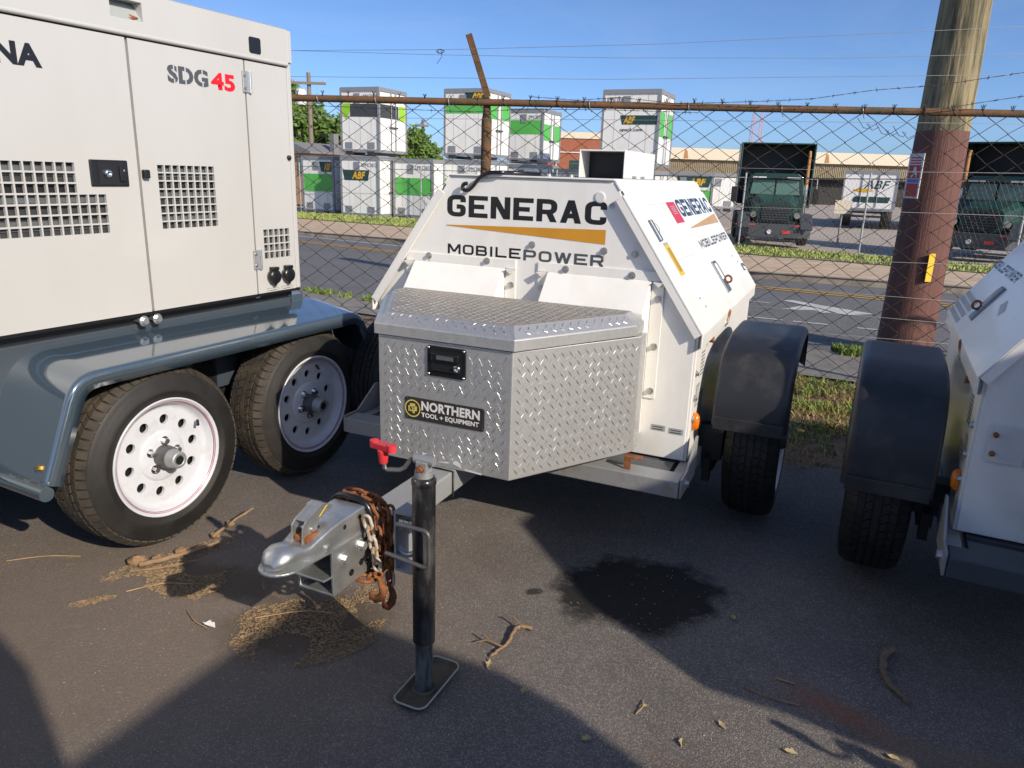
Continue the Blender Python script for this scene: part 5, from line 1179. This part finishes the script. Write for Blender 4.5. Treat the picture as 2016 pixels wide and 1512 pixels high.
for (a, b, c, d) in ((1.386, 1.70, .5335, .5350), (1.386, 1.3875, .470, .535), (1.42, 1.72, .285, .2865), (1.42, 1.4215, .285, .30), (1.719, 1.7205, .286, .43)):
    patchq(door, 'panel_groove', 'label_grey', fr, rect(a, b, c, d), .0006)
for (s_, e_) in ((1.40, .115), (1.42, .075), (2.50, .20), (2.56, .16)): MB().lathe([(.005, 0), (.004, .002), (0, .002)], fr(s_, e_, 0), E_N, 10).build('drain_plug', 'pan_grey', door)
MB().tube([fr(2.60, .115 + i * .0, .004 + .006 * math.sin(i)) if False else V(fr(2.62 + .03 * math.cos(i * .6), .12 + .02 * math.sin(i * .6), .005)) for i in range(9)], .003, 5).build('door_mark', 'txt_grey', door)
# black hose hooked over the roof edge
MB().tube([V((p.x, 1.175 if k > 3 else 1.26 - .02 * k, p.y)) for k, p in enumerate(rounded_path([(.02, 1.402), (-.10, 1.406), (-.165, 1.404), (-.205, 1.385), (-.229, 1.352), (-.255, 1.331), (-.279, 1.336), (-.277, 1.357), (-.258, 1.360)], .02, 4))], .0078, 10).build('hose', 'black', CG)

RG = thing('low_generator', 'white generator trailer in blue shade, cut off by the right edge', 'generator', (1.525, .766, 0), 26, 'generator trailers parked along the fence')
low_generator(RG, False)
fl = slope_fn(-1)
door = [o for o in RG.children if o.name.startswith('sloping_door')][1]
for (a, b) in ((2.13, 2.545), ):
    for r_i in range(4):
        for c_i in range(11):
            s0 = a + c_i * .038 + r_i * .004; e0 = .008 + r_i * .030
            MB().add([fl(s0, e0, .0008), fl(s0 + .014, e0, .0008), fl(s0 + .014, e0 + .022, .0008), fl(s0, e0 + .022, .0008)], [(0, 1, 2, 3)]).build('louver_slot', 'pan_grey', door, recalc=False)
text(door, 'MOBILEPOWER', 'txt_grey', lambda a, b, l: fl(4.58 - a, b, l), 1.918, 2.662, .252, .292, .24, .26)
patchq(door, 'scuff', 'label_grey', fl, [(1.66, .14), (1.78, .17), (1.75, .2), (1.64, .17)], .0006)
bx('side_plate', 'label_white', RG, -.655, -.56, 1.186, 1.1925, .60, .72, .002)
for z in (.63, .69): MB().lathe([(.008, 0), (.008, .01), (0, .012)], (-.642, 1.186, z), (0, -1, 0), 10).build('stud', 'rust', RG)

# ---------------------------------------------------------------- diamond plate toolbox on the tongue
TB = thing('toolbox', 'tapered aluminium diamond plate toolbox with black latch on the middle trailer tongue', 'toolbox', (-.4463, 1.8507, 0), 24)
FP = [(-.25, .535), (.25, .535), (.537, 1.0), (.537, 1.078), (-.537, 1.078), (-.537, 1.0)]
MB().prism(FP, lambda a, b, q: (a, b, q), .4315, .866).build('box_body', 'alu', TB, .003)
LO = [(-.260, .524), (.260, .524), (.524, .972), (.524, 1.076), (-.524, 1.076), (-.524, .972)]
LI = [(-.234, .572), (.234, .572), (.478, .985), (.478, 1.060), (-.478, 1.060), (-.478, .985)]
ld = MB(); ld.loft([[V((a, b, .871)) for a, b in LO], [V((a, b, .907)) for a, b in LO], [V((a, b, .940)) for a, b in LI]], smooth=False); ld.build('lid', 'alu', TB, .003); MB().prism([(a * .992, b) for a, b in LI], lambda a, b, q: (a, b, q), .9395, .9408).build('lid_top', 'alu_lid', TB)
bx('seam', 'dark', TB, -.24, .24, .545, 1.07, .866, .871)
def tread(name, fn, W_, H_, inside, ang, pitch=.0345, L_=.0150, wd=.0024, ht=.0015, m='alu_tread'):
    mb = MB(); nx, ny = int(W_ / pitch) + 1, int(H_ / pitch) + 1
    for i in range(nx):
        for j in range(ny):
            for k in (0, 1):
                x, y = (i + .5 * k + .25) * pitch, (j + .5 * k + .25) * pitch
                a = ang if k == 0 else -ang
                d = (math.cos(a), math.sin(a)); n = (-d[1], d[0]); q = []
                for (p, r) in ((-L_, 0), (0, -wd), (L_, 0), (0, wd)): q.append((x + d[0] * p + n[0] * r, y + d[1] * p + n[1] * r))
                if not all(inside(*c) for c in q): continue
                if rnd.random() < .02: continue
                hh = ht * rnd.uniform(.55, 1.1)
                t = [(x + d[0] * p, y + d[1] * p) for p in (-L_ * .55, L_ * .55)]
                mb.add([fn(*q[0], .0003), fn(*q[1], .0003), fn(*q[2], .0003), fn(*q[3], .0003), fn(*t[0], hh), fn(*t[1], hh)], [(0, 1, 5, 4), (1, 2, 5), (2, 3, 4, 5), (3, 0, 4)])
    return kind(mb.build(name, m, TB), 'stuff')
ZH = .866 - .4315
tread('front_tread', lambda x, y, l: (-.25 + x, .535 - l, .4315 + y), .5, ZH, lambda x, y: .004 < x < .496 and .004 < y < ZH - .002 and not (.183 < x < .345 and .316 < y < .425) and not (.10 < x < .412 and .150 < y < .243), math.radians(-58))
sv = V((.287, .465, 0)); sl = sv.length; sv.normalize(); sn = V((sv.y, -sv.x, 0))
tread('side_tread', lambda x, y, l: V((.25, .535, .4315 + y)) + sv * x + sn * l, sl, ZH, lambda x, y: .003 < x < sl - .003 and .003 < y < ZH - .002, math.radians(52))
tread('side_tread', lambda x, y, l: V((-.25 - (sv * x + sn * l).x, .535 + (sv * x + sn * l).y, .4315 + y)), sl, ZH, lambda x, y: .003 < x < sl - .003 and .003 < y < ZH - .002, math.radians(52))
def in_poly(P, m=.004):
    def f(x, y):
        for (a, b), (c, d) in zip(P, P[1:] + P[:1]):
            if (c - a) * (y - b) - (d - b) * (x - a) < m * math.hypot(c - a, d - b): return False
        return True
    return f
ip = in_poly(LI)
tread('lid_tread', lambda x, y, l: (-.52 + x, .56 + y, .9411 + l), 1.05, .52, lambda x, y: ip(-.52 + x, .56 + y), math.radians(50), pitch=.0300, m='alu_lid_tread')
def quad_tread(name, A, B, C_, D, ang):
    A, B, C_, D = map(V, (A, B, C_, D)); ex = (B - A); W_ = ex.length; ex.normalize(); n = ex.cross((D - A)).normalized(); ey = n.cross(ex); H_ = (D - A).dot(ey)
    if n.z < -.01: n = -n
    P = [((p - A).dot(ex), (p - A).dot(ey)) for p in (A, B, C_, D)]
    f = in_poly(P, .002)
    x0 = min(p[0] for p in P)
    tread(name, lambda x, y, l: A + ex * (x + x0) + ey * y + n * l, W_ + .1, H_, lambda x, y: f(x + x0, y), ang, pitch=.0345)
for i in (0, 1, 5):
    j = (i + 1) % 6
    quad_tread('lid_edge_tread', (*LO[i], .907), (*LO[j], .907), (*LI[j], .940), (*LI[i], .940), math.radians(45))
    e = V((LO[j][0] - LO[i][0], LO[j][1] - LO[i][1], 0)).normalized(); n = V((e.y, -e.x, 0)); W_ = math.hypot(LO[j][0] - LO[i][0], LO[j][1] - LO[i][1])
    tread('lid_edge_tread', lambda x, y, l, i=i, e=e, n=n: V((*LO[i], .871 + y)) + e * x + n * l, W_, .036, lambda x, y, W_=W_: .003 < x < W_ - .003 and .0 < y < .0345, math.radians(50), L_=.012)
fT = lambda a, b, l: (a, .535 - l, b)
# latch
l_ = MB().prism([(-.052, .751), (.082, .751), (.087, .756), (.087, .849), (.082, .854), (-.052, .854), (-.057, .849), (-.057, .756)], lambda a, b, t: (a, t, b), .528, .5345).build('latch', 'black', TB, .003)
bx('latch_pan', 'dark', l_, -.040, .072, .5272, .5279, .768, .838)
bx('latch_handle', 'black', l_, -.036, .066, .516, .527, .806, .834, .005)
patchq(l_, 'handle_label', 'label_grey', lambda a, b, t: (a, .516 - t, b), rect(-.014, .05, .813, .827), .0008).active_material = M['pan_grey']
MB().lathe([(.0, .001), (.004, .001), (.005, .006), (.0105, .008), (.0115, .0), ], (.057, .527, .787), (0, -1, 0), 20).build('lock', 'chrome', l_)
bx('finger_ledge', 'black', l_, -.034, .066, .5205, .527, .772, .778, .002)
for p in ((-.050, .758), (.080, .758), (-.050, .847), (.080, .847)): MB().lathe([(.0045, 0), (.003, .0025), (0, .003)], (p[0], .528, p[1]), (0, -1, 0), 10).build('rivet', 'stainless', l_)
# nameplate
n_ = MB().prism([(-.140, .586), (.152, .586), (.157, .591), (.157, .660), (.152, .665), (-.140, .665), (-.145, .660), (-.145, .591)], lambda a, b, t: (a, t, b), .5315, .5345).build('nameplate', 'nameplate', TB, .001)
fn_ = lambda a, b, l: (a, .5312 - l, b)
ftext(n_, 'NORTHERN', 'txt_white', fn_, -.080, .141, .6235, .657, .04)
ftext(n_, 'TOOL + EQUIPMENT', 'txt_white', fn_, -.080, .139, .597, .6165, .035)
rg = [(math.cos(i * math.pi / 18), math.sin(i * math.pi / 18)) for i in range(36)]; c0 = (-.114, .6255)
mb = MB()
for i in range(36):
    a, b = rg[i], rg[(i + 1) % 36]
    mb.add([fn_(c0[0] + a[0] * .031, c0[1] + a[1] * .031, .001), fn_(c0[0] + b[0] * .031, c0[1] + b[1] * .031, .001), fn_(c0[0] + b[0] * .0265, c0[1] + b[1] * .0265, .001), fn_(c0[0] + a[0] * .0265, c0[1] + a[1] * .0265, .001)], [(0, 1, 2, 3)])
mb.build('badge_ring', 'badge_yellow', n_, recalc=False)
q = .0085
bd = patchq(n_, 'badge_cross', 'badge_yellow', fn_, [(c0[0] + a * q, c0[1] + b * q) for a, b in ((-2, 1), (-1.2, 1), (-1.2, 2), (1.2, 2), (1.2, 1), (2, 1), (2, -1), (1, -1), (1, -2), (0, -2), (0, -1.3), (-2, -1.3))], .001)
text(bd, 'NT', 'nameplate', fn_, c0[0] - .010, c0[0] + .010, c0[1] - .007, c0[1] + .007, .14, .2, .0016)
for p in ((-.139, .659), (.150, .659), (-.139, .592), (.150, .592)): MB().lathe([(.0042, 0), (.003, .002), (0, .0022)], (p[0], .5314, p[1]), (0, -1, 0), 10).build('rivet', 'dark', n_)
# paint splashes along the lower front edge
for (pp) in ([(-.08, .452), (-.072, .452), (-.068, .47), (-.078, .473)], [(.04, .452), (.075, .442), (.07, .458), (.055, .466), (.045, .462)], [(.085, .437), (.15, .433), (.152, .438), (.09, .443)], [(-.02, .446), (.03, .45), (.02, .456)]):
    patchq(TB, 'paint_splash', 'label_white', fT, pp, .0022)

# ---------------------------------------------------------------- safety chain wound round the coupler
SC = thing('safety_chain', 'rusty safety chain wound round the coupler with two hooks hanging down', 'chain', (-.4463, 1.8507, 0), 24)
def link_mesh(m):
    P = [V((.0115 * math.cos(a) if True else 0, 0, (.0105 if math.sin(a) > 0 else -.0105) * (1 if abs(math.sin(a)) > 1e-6 else 0) + .0105 * math.sin(a) * .9)) for a in [i * 2 * math.pi / 16 for i in range(16)]]
    mb = MB(); mb.tube([V((.0112 * math.cos(a), 0, math.copysign(.0098, math.sin(a + .01)) + .0112 * math.sin(a))) for a in [(i + .5) * 2 * math.pi / 14 for i in range(14)]], .0048, 8, closed=True)
    me = bpy.data.meshes.new('chain_link'); me.from_pydata(mb.v, [], mb.f); me.polygons.foreach_set('use_smooth', mb.sm); me.materials.append(M[m]); return me
LK = {'rust': link_mesh('rust'), 'pale': link_mesh('chain_pale')}
def chain(pts, key, jit=.25):
    P = [V(p) for p in pts]; seg = []; acc = 0; Q = []
    for a, b in zip(P, P[1:]):
        k = max(1, int((b - a).length / .002)); Q += [a + (b - a) * i / k for i in range(k)]
    Q.append(P[-1]); step = .0325; last = Q[0]; dist = 0; out = [Q[0]]
    for p in Q[1:]:
        dist += (p - last).length; last = p
        if dist >= step: out.append(p); dist = 0
    for i in range(len(out) - 1):
        c = (out[i] + out[i + 1]) / 2; d = (out[i + 1] - out[i]).normalized()
        ref = V((0, 1, .2)) if i % 2 else d.cross(V((0, 1, .2)))
        x = (ref - d * ref.dot(d)).normalized(); y = d.cross(x)
        m = Matrix((x, y, d)).transposed().to_4x4() @ Matrix.Rotation(rnd.uniform(-jit, jit), 4, 'Z')
        o = link('chain_link', LK[key], SC); o.matrix_local = Matrix.Translation(c + V((rnd.gauss(0, .001), rnd.gauss(0, .0015), rnd.gauss(0, .001)))) @ m
def loop(s0, s1, ru, zt, zb, a0=0, a1=360, n=24, lean=0):
    out = []
    for i in range(n + 1):
        a = math.radians(a0 + (a1 - a0) * i / n); c, s_ = math.cos(a), math.sin(a)
        out.append(((ru) * math.copysign(abs(c) ** .6, c), s0 + (s1 - s0) * i / n + lean * c, (zt + zb) / 2 + (zt - zb) / 2 * math.copysign(abs(s_) ** .55, s_)))
    return out
chain(loop(.034, .052, .082, .508, .318, 0, 360), 'rust'); chain(loop(.060, .076, .085, .506, .305, 10, 370), 'rust'); chain(loop(.086, .100, .082, .500, .315, 0, 360), 'rust'); chain(loop(.048, .072, .102, .522, .285, -80, 110), 'rust')
chain([(.097, .070, .50), (.106, .066, .47), (.109, .060, .43), (.110, .055, .385), (.111, .05, .34), (.112, .045, .30)], 'rust')
chain([(.078, -.012, .50), (.085, -.008, .465), (.090, -.002, .425), (.093, .002, .385), (.095, .008, .345), (.096, .012, .31)], 'pale')
chain([(.098, .050, .50), (.103, .048, .45), (.106, .046, .40), (.108, .044, .35), (.110, .043, .31)], 'rust'); chain([(.111, .043, .31), (.112, .042, .27)], 'pale')
chain([(.02, .01, .322), (.05, -.01, .305), (.085, .02, .300), (.10, .04, .315)], 'rust')
def hook(c, tw, m):
    mb = MB(); prof = [(0, .045), (.004, .03), (.010, .012), (.012, -.004), (.006, -.020), (-.008, -.026), (-.020, -.018), (-.024, -.004)]
    mb.tube([V((p * math.cos(tw), p * math.sin(tw), q)) + V(c) for p, q in prof], [.0065, .0075, .0095, .0115, .0125, .0115, .0085, .004], 10)
    mb.tube([V((.011 * math.cos(a) * math.cos(tw), .011 * math.cos(a) * math.sin(tw), .052 + .010 * math.sin(a))) + V(c) for a in [i * math.pi / 7 for i in range(14)]], .0045, 8, closed=True)
    return mb.build('hook', m, SC)
hook((.096, .012, .266), .4, 'rust'); hook((.112, .042, .234), 1.3, 'rust')
CB = thing('cable', 'black sheathed cable looped round the coupler beside the rusty chain', 'cable', (-.4463, 1.8507, 0), 24)
MB().tube(loop(.022, .028, .070, .528, .312, -70, 290, 30), .0095, 10).build('sheath', 'black', CB)
mb = MB()
for i in range(16):
    a = .30 - i * .045; mb.tube([V((.0705 * 1.0 * math.cos(a), .024, .42 + .106 * math.sin(a))) + V((.0108 * math.cos(q) * math.cos(a), .0108 * math.sin(q), .0108 * math.cos(q) * math.sin(a))) for q in [k * math.pi / 5 for k in range(10)]], .0016, 4, closed=True)
mb.build('spring_guard', 'dark', CB)
# ---------------------------------------------------------------- unseen trailers outside the frame, added and shaped to throw the ground shadows
def caster_generator(label, x, y, az, w_, ln, z0, z1, roof):  # unseen generator trailer, added for the shadow it casts forward
    t = thing('tall_generator', label, 'generator', (x, y, 0), az, 'unseen generator trailers added to throw shadows')
    h = w_ / 2
    MB().prism([(-h, z0), (h, z0), (h, z1 - roof), (h - .12, z1), (-h + .12, z1), (-h, z1 - roof)], lambda a, b, q: (a, q, b), 0, ln).build('body_shell', 'cream', t, .01)
    for k in range(3): bx('door_panel', 'cream', t, h, h + .012, .08 + k * ln / 3, ln / 3 * (k + 1) - .02, z0 + .04, z1 - roof - .06, .004); bx('door_panel', 'cream', t, -h - .012, -h, .08 + k * ln / 3, ln / 3 * (k + 1) - .02, z0 + .04, z1 - roof - .06, .004)
    bx('fuel_tank', 'slate_matt', t, -h + .03, h - .03, .05, ln - .05, z0 - .38, z0 - .003, .01)
    for sd in (1, -1):
        for s_ in (ln * .5 - .4, ln * .5 + .4): wheel(t, sd * (h + .22), s_, .343, sd, 'new')
        fender(t, [(ln * .5 - .85, .42), (ln * .5 - .72, .74), (ln * .5 + .72, .74), (ln * .5 + .85, .42)], sd * (h + .24), sd * (h - .02), .05, 'slate', .02, .08)
    MB().cyl((-h + .2, ln * .5, .343), (h - .2, ln * .5, .343), .04, n=10).build('axle', 'dark', t)
    return t
caster_generator('unseen cream generator trailer added behind the photographer to the right to throw a shadow', 2.31, -.935, 206, .98, 2.4, .80, 2.2, .08)
caster_generator('unseen cream generator trailer added directly behind the photographer to throw a shadow', .766, -.83, 206, .98, 2.4, .80, 2.2, .08)
ct = thing('caster_trailer', 'unseen sloping nosed trailer added right of the shaded white generator to throw shade', 'trailer', (1.525, .766, 0), 26)  # added unseen body, its nose outline shaped by the shadow it throws
MB().prism([(-.26, 2.14), (-.49, 1.87), (-.56, 1.59), (-.47, 1.46), (-.42, 1.345), (.07, 1.158), (.15, 1.09), (.15, .45), (1.2, .45), (1.2, 2.14)], lambda a, b, t: (t, a, b), 1.35, 2.6).build('body', 'white', ct, .01)
for sd, xx in ((-1, 1.335), (1, 2.615)):
    for s_ in (.9,): wheel(ct, xx, s_, .343, sd, 'new')
bx('trailer_door', 'white', ct, 1.7, 2.3, 1.2, 1.215, .5, 2.0, .004); bx('drawbar', 'frame_grey', ct, 1.93, 2.03, -.9, .4, .45, .55)
MB().cyl((1.4, .9, .343), (2.55, .9, .343), .04, n=10).build('axle', 'dark', ct)

# ---------------------------------------------------------------- litter on the asphalt
def stick(name, label, pts, r, m, twigs=()):
    mb = MB(); P = rounded_path_3d(pts); n = len(P)
    mb.tube([p + V((rnd.gauss(0, r * .25), rnd.gauss(0, r * .25), 0)) for p in P], [r * (1.1 - .45 * i / n) * rnd.uniform(.85, 1.15) for i in range(n)], 8)
    for tp in twigs: mb.tube([V(q) for q in tp], [r * .6, r * .45, r * .3][:len(tp)], 6)
    return tag(mb.build(name, m), label, 'stick')
def rounded_path_3d(pts, k=5):
    P = [V(p) for p in pts]; Q = []
    for i in range(len(P) - 1):
        p0, p1, p2, p3 = P[max(i - 1, 0)], P[i], P[i + 1], P[min(i + 2, len(P) - 1)]
        for j in range(k):
            t = j / k; Q.append(.5 * ((2 * p1) + (p2 - p0) * t + (2 * p0 - 5 * p1 + 4 * p2 - p3) * t * t + (3 * p1 - p0 - 3 * p2 + p3) * t ** 3))
    Q.append(P[-1]); return Q
stick('stick', 'pale forked stick lying right of the jack foot', [(.09, 2.045, .010), (.055, 2.045, .018), (.035, 2.03, .014), (.01, 1.965, .010), (-.02, 1.925, .009), (-.035, 1.905, .006)], .0062, 'stick',
      [[(-.005, 1.945, .012), (-.045, 1.965, .02), (-.085, 1.965, .012)], [(.055, 2.045, .018), (.03, 2.075, .03), (.008, 2.085, .026)], [(-.045, 1.965, .02), (-.065, 1.985, .028)]])
stick('stick', 'bent grey stick lying in the shade in front of the right tyre', [(1.215, 2.0, .012), (1.165, 1.955, .012), (1.135, 1.89, .012), (1.125, 1.83, .012), (1.135, 1.79, .011), (1.14, 1.755, .010)], .0095, 'stick_grey')
def twig(label, pts, r=.0022, m='straw'): return tag(MB().tube(rounded_path_3d(pts), r, 5).build('twig', m), label, 'twig')
twig('long thin straw curving over the asphalt in the shade right of the oil stain', [(.70, 1.80, .004), (.76, 1.76, .006), (.83, 1.735, .004)])
twig('short thin twig in the shade near the long straw', [(.80, 1.85, .004), (.85, 1.825, .005)], .003)
twig('straw stalk lying left of the near tyre', [(-1.80, 2.36, .004), (-1.68, 2.40, .006), (-1.56, 2.41, .004)])
twig('straw stalk across the seed pile below the coupler', [(-.80, 2.06, .006), (-.66, 2.10, .01), (-.55, 2.10, .006)])
twig('straw stalk beside the white paper scrap', [(-1.03, 2.09, .004), (-.98, 2.03, .008), (-.93, 2.0, .006)])
twig('pale stalk crossing the ground below the near tyre', [(-1.28, 2.19, .004), (-1.18, 2.24, .008), (-1.08, 2.25, .004)])
twig('curled orange needle beside the pale leaf at the bottom', [(.365, 1.68, .004), (.385, 1.70, .008), (.395, 1.735, .004)], .002)
def crumpled(name, label, x, y, s, m, cat, seed, grp=None, flat=.35):
    r2 = random.Random(seed); mb = MB(); n = 9; a0 = r2.uniform(0, 6)
    vs = []
    fold, tw = r2.uniform(.25, .8), r2.uniform(-.5, .5)
    edge = [r2.uniform(.55, 1.1) for _ in range(n)]
    for i in range(n):
        for j in range(n):
            u, v = i / (n - 1) * 2 - 1, j / (n - 1) * 2 - 1
            hw = .62 * max(.06, (1 - abs(u + .15) ** 1.7)) * (edge[i] if abs(v) > .6 else 1)
            px2, py2 = rot2((u * s * (1 - .12 * v * v), v * s * hw), a0)
            vs.append((x + px2, y + py2, .003 + s * (fold * hw * abs(v) + .35 * max(0, u) ** 2 * (1 + tw) + .12 * abs(mnoise.noise((u * 2.2 + seed, v * 2.6, seed))))))
    mb.add(vs, [(i * n + j, (i + 1) * n + j, (i + 1) * n + j + 1, i * n + j + 1) for i in range(n - 1) for j in range(n - 1)], True)
    return tag(mb.build(name, m, recalc=False), label, cat, grp)
LV = [(-.04, 1.87, .022, 'crumpled dead leaf beside the forked stick'), (.06, 1.76, .014, 'small dead leaf right of the jack foot'), (.22, 1.58, .018, 'ragged dead leaf near the bottom of the picture'), (.76, 2.15, .018, 'dead leaf right of the oil stain'),
      (.59, 1.65, .018, 'bright folded leaf at the thin shadow spike'), (.47, 1.58, .018, 'pale yellow leaf beside the small knob shadow'), (.74, 1.56, .020, 'large broken leaf in the shadow at the bottom right'), (.39, 1.71, .014, 'grey leaf scrap at the sunlit edge'), (1.0, 1.55, .018, 'long dry leaf on the sunlit ground at the bottom right')]
for i, (x, y, s, l) in enumerate(LV): crumpled('dead_leaf', l, x, y, s, 'dead_leaf', 'leaf', 3 + i, 'dead leaves on the asphalt')
crumpled('paper_scrap', 'small white paper scrap on the sunlit asphalt at the shadow edge', -.93, 2.015, .026, 'txt_white', 'paper', 40, None, .5)
def clump(label, x, y, s, seed):
    mb = MB(); n, mm = 12, 8; vs = []
    for j in range(mm + 1):
        for i in range(n):
            th, ph = math.pi * j / mm, 2 * math.pi * i / n; d = V((math.sin(th) * math.cos(ph), math.sin(th) * math.sin(ph), math.cos(th)))
            r = s * (1 + .5 * mnoise.noise(d * 2.2 + V((seed, 0, 0))) + .2 * mnoise.noise(d * 6 + V((seed, 3, 0))))
            vs.append((x + d.x * r * 1.3, y + d.y * r, s * .5 + d.z * r * .75))
    mb.add(vs, [(j * n + i, j * n + (i + 1) % n, (j + 1) * n + (i + 1) % n, (j + 1) * n + i) for j in range(mm) for i in range(n)], True)
    return tag(mb.build('dirt_clod', 'clump'), label, 'clod', 'clods of dirt under the near tyre')
for k, (x, y, s, l) in enumerate(((-1.335, 2.375, .026, 'largest round clod at the front foot of the near tyre'), (-1.275, 2.405, .017, 'clod right of the largest one under the near tyre'), (-1.215, 2.46, .018, 'clod in the middle of the row beside the near tyre'), (-1.16, 2.50, .015, 'flat clod near the end of the bark strip'), (-1.14, 2.60, .015, 'clod at the back of the row beside the near tyre'), (-1.12, 2.70, .014, 'last small clod by the upright bark splinter'))): clump(l, x, y, s, k)
stick('bark_strip', 'long strip of bark pressed against the foot of the near tyre', [(-1.31, 2.345, .014), (-1.24, 2.385, .020), (-1.16, 2.45, .018), (-1.10, 2.53, .016)], .009, 'stick')
stick('bark_strip', 'upright splinter of bark beside the near tyre', [(-1.145, 2.57, .012), (-1.10, 2.66, .03), (-1.05, 2.76, .048)], .0065, 'stick')
stick('bark_strip', 'thin bark splinter lying in front of the dirt clods', [(-1.33, 2.31, .008), (-1.22, 2.34, .012), (-1.13, 2.40, .01)], .004, 'stick')
def scatter(name, m, n, region, smin, smax, slender, label, cat):
    mb = MB()
    for _ in range(n):
        x, y = region(); s = rnd.uniform(smin, smax); a = rnd.uniform(0, 6.283); b = s / slender; h = b * .8
        dx, dy = math.cos(a) * s, math.sin(a) * s; nx, ny = -math.sin(a) * b, math.cos(a) * b; z = .0012 + rnd.random() * .0025 * slender * .4
        dz = rnd.uniform(-.3, .3) * s if slender > 2 else 0
        mb.add([(x - dx, y - dy, max(z - dz, .0008)), (x + nx, y + ny, z), (x + dx, y + dy, max(z + dz, .0008)), (x - nx, y - ny, z), (x, y, z + h)], [(0, 1, 4), (1, 2, 4), (2, 3, 4), (3, 0, 4)])
    o = mb.build(name, m, recalc=False); o['kind'] = 'stuff'; o['label'] = label; o['category'] = cat; return o
def blob_region(cx, cy, rx, ry, rot, thr=-.1, ns=7.0, seed=0):
    def f():
        for _ in range(60):
            a, r = rnd.uniform(0, 6.283), math.sqrt(rnd.random()); px2, py2 = rot2((r * rx * math.cos(a), r * ry * math.sin(a)), rot); x, y = cx + px2, cy + py2
            if mnoise.noise((x * ns, y * ns, seed)) + .35 * (1 - r) > thr: return x, y
        return cx, cy
    return f
lit = 'tan seed husks drifted in a heap on the asphalt'
scatter('seed_litter', 'seed', 4200, blob_region(-.62, 2.03, .24, .20, .2, .12, 6, 1), 0.003, .0085, 4.5, lit + ' below the coupler', 'seeds')
scatter('seed_litter', 'seed', 2600, blob_region(-1.06, 2.27, .24, .11, -.2, .05, 7, 2), 0.003, .0085, 4.5, lit + ' in front of the near tyre', 'seeds')
scatter('seed_litter', 'seed', 900, blob_region(-.50, 2.20, .13, .09, .4, .0, 8, 3), .003, .007, 4.5, lit + ' under the chain hooks', 'seeds')
scatter('seed_litter', 'seed', 1500, blob_region(-1.22, 2.43, .26, .055, .75, -.3, 9, 4), .003, .008, 4.5, lit + ' along the near tyre', 'seeds')
scatter('seed_litter', 'seed', 350, blob_region(-1.36, 2.13, .07, .02, .5, -.3, 9, 5), .003, .007, 4.5, lit + ' left of the near tyre', 'seeds')
scatter('loose_seeds', 'seed', 1500, blob_region(-1.35, 2.15, .95, .75, .4, .0, 3, 6), .0018, .0045, 3.5, 'loose husks scattered over the sunlit asphalt at the left', 'seeds')
scatter('loose_grit', 'pebble', 1100, blob_region(.2, 2.0, 1.5, .9, 0, -.4, 3, 8), .0012, .0030, 1.2, 'tiny pale stones scattered over the asphalt', 'grit')
scatter('loose_grit', 'pebble', 500, blob_region(-.6, 1.55, .8, .35, 0, -.4, 3, 10), .0010, .0028, 1.2, 'tiny pale stones scattered in the shade at the bottom left', 'grit')
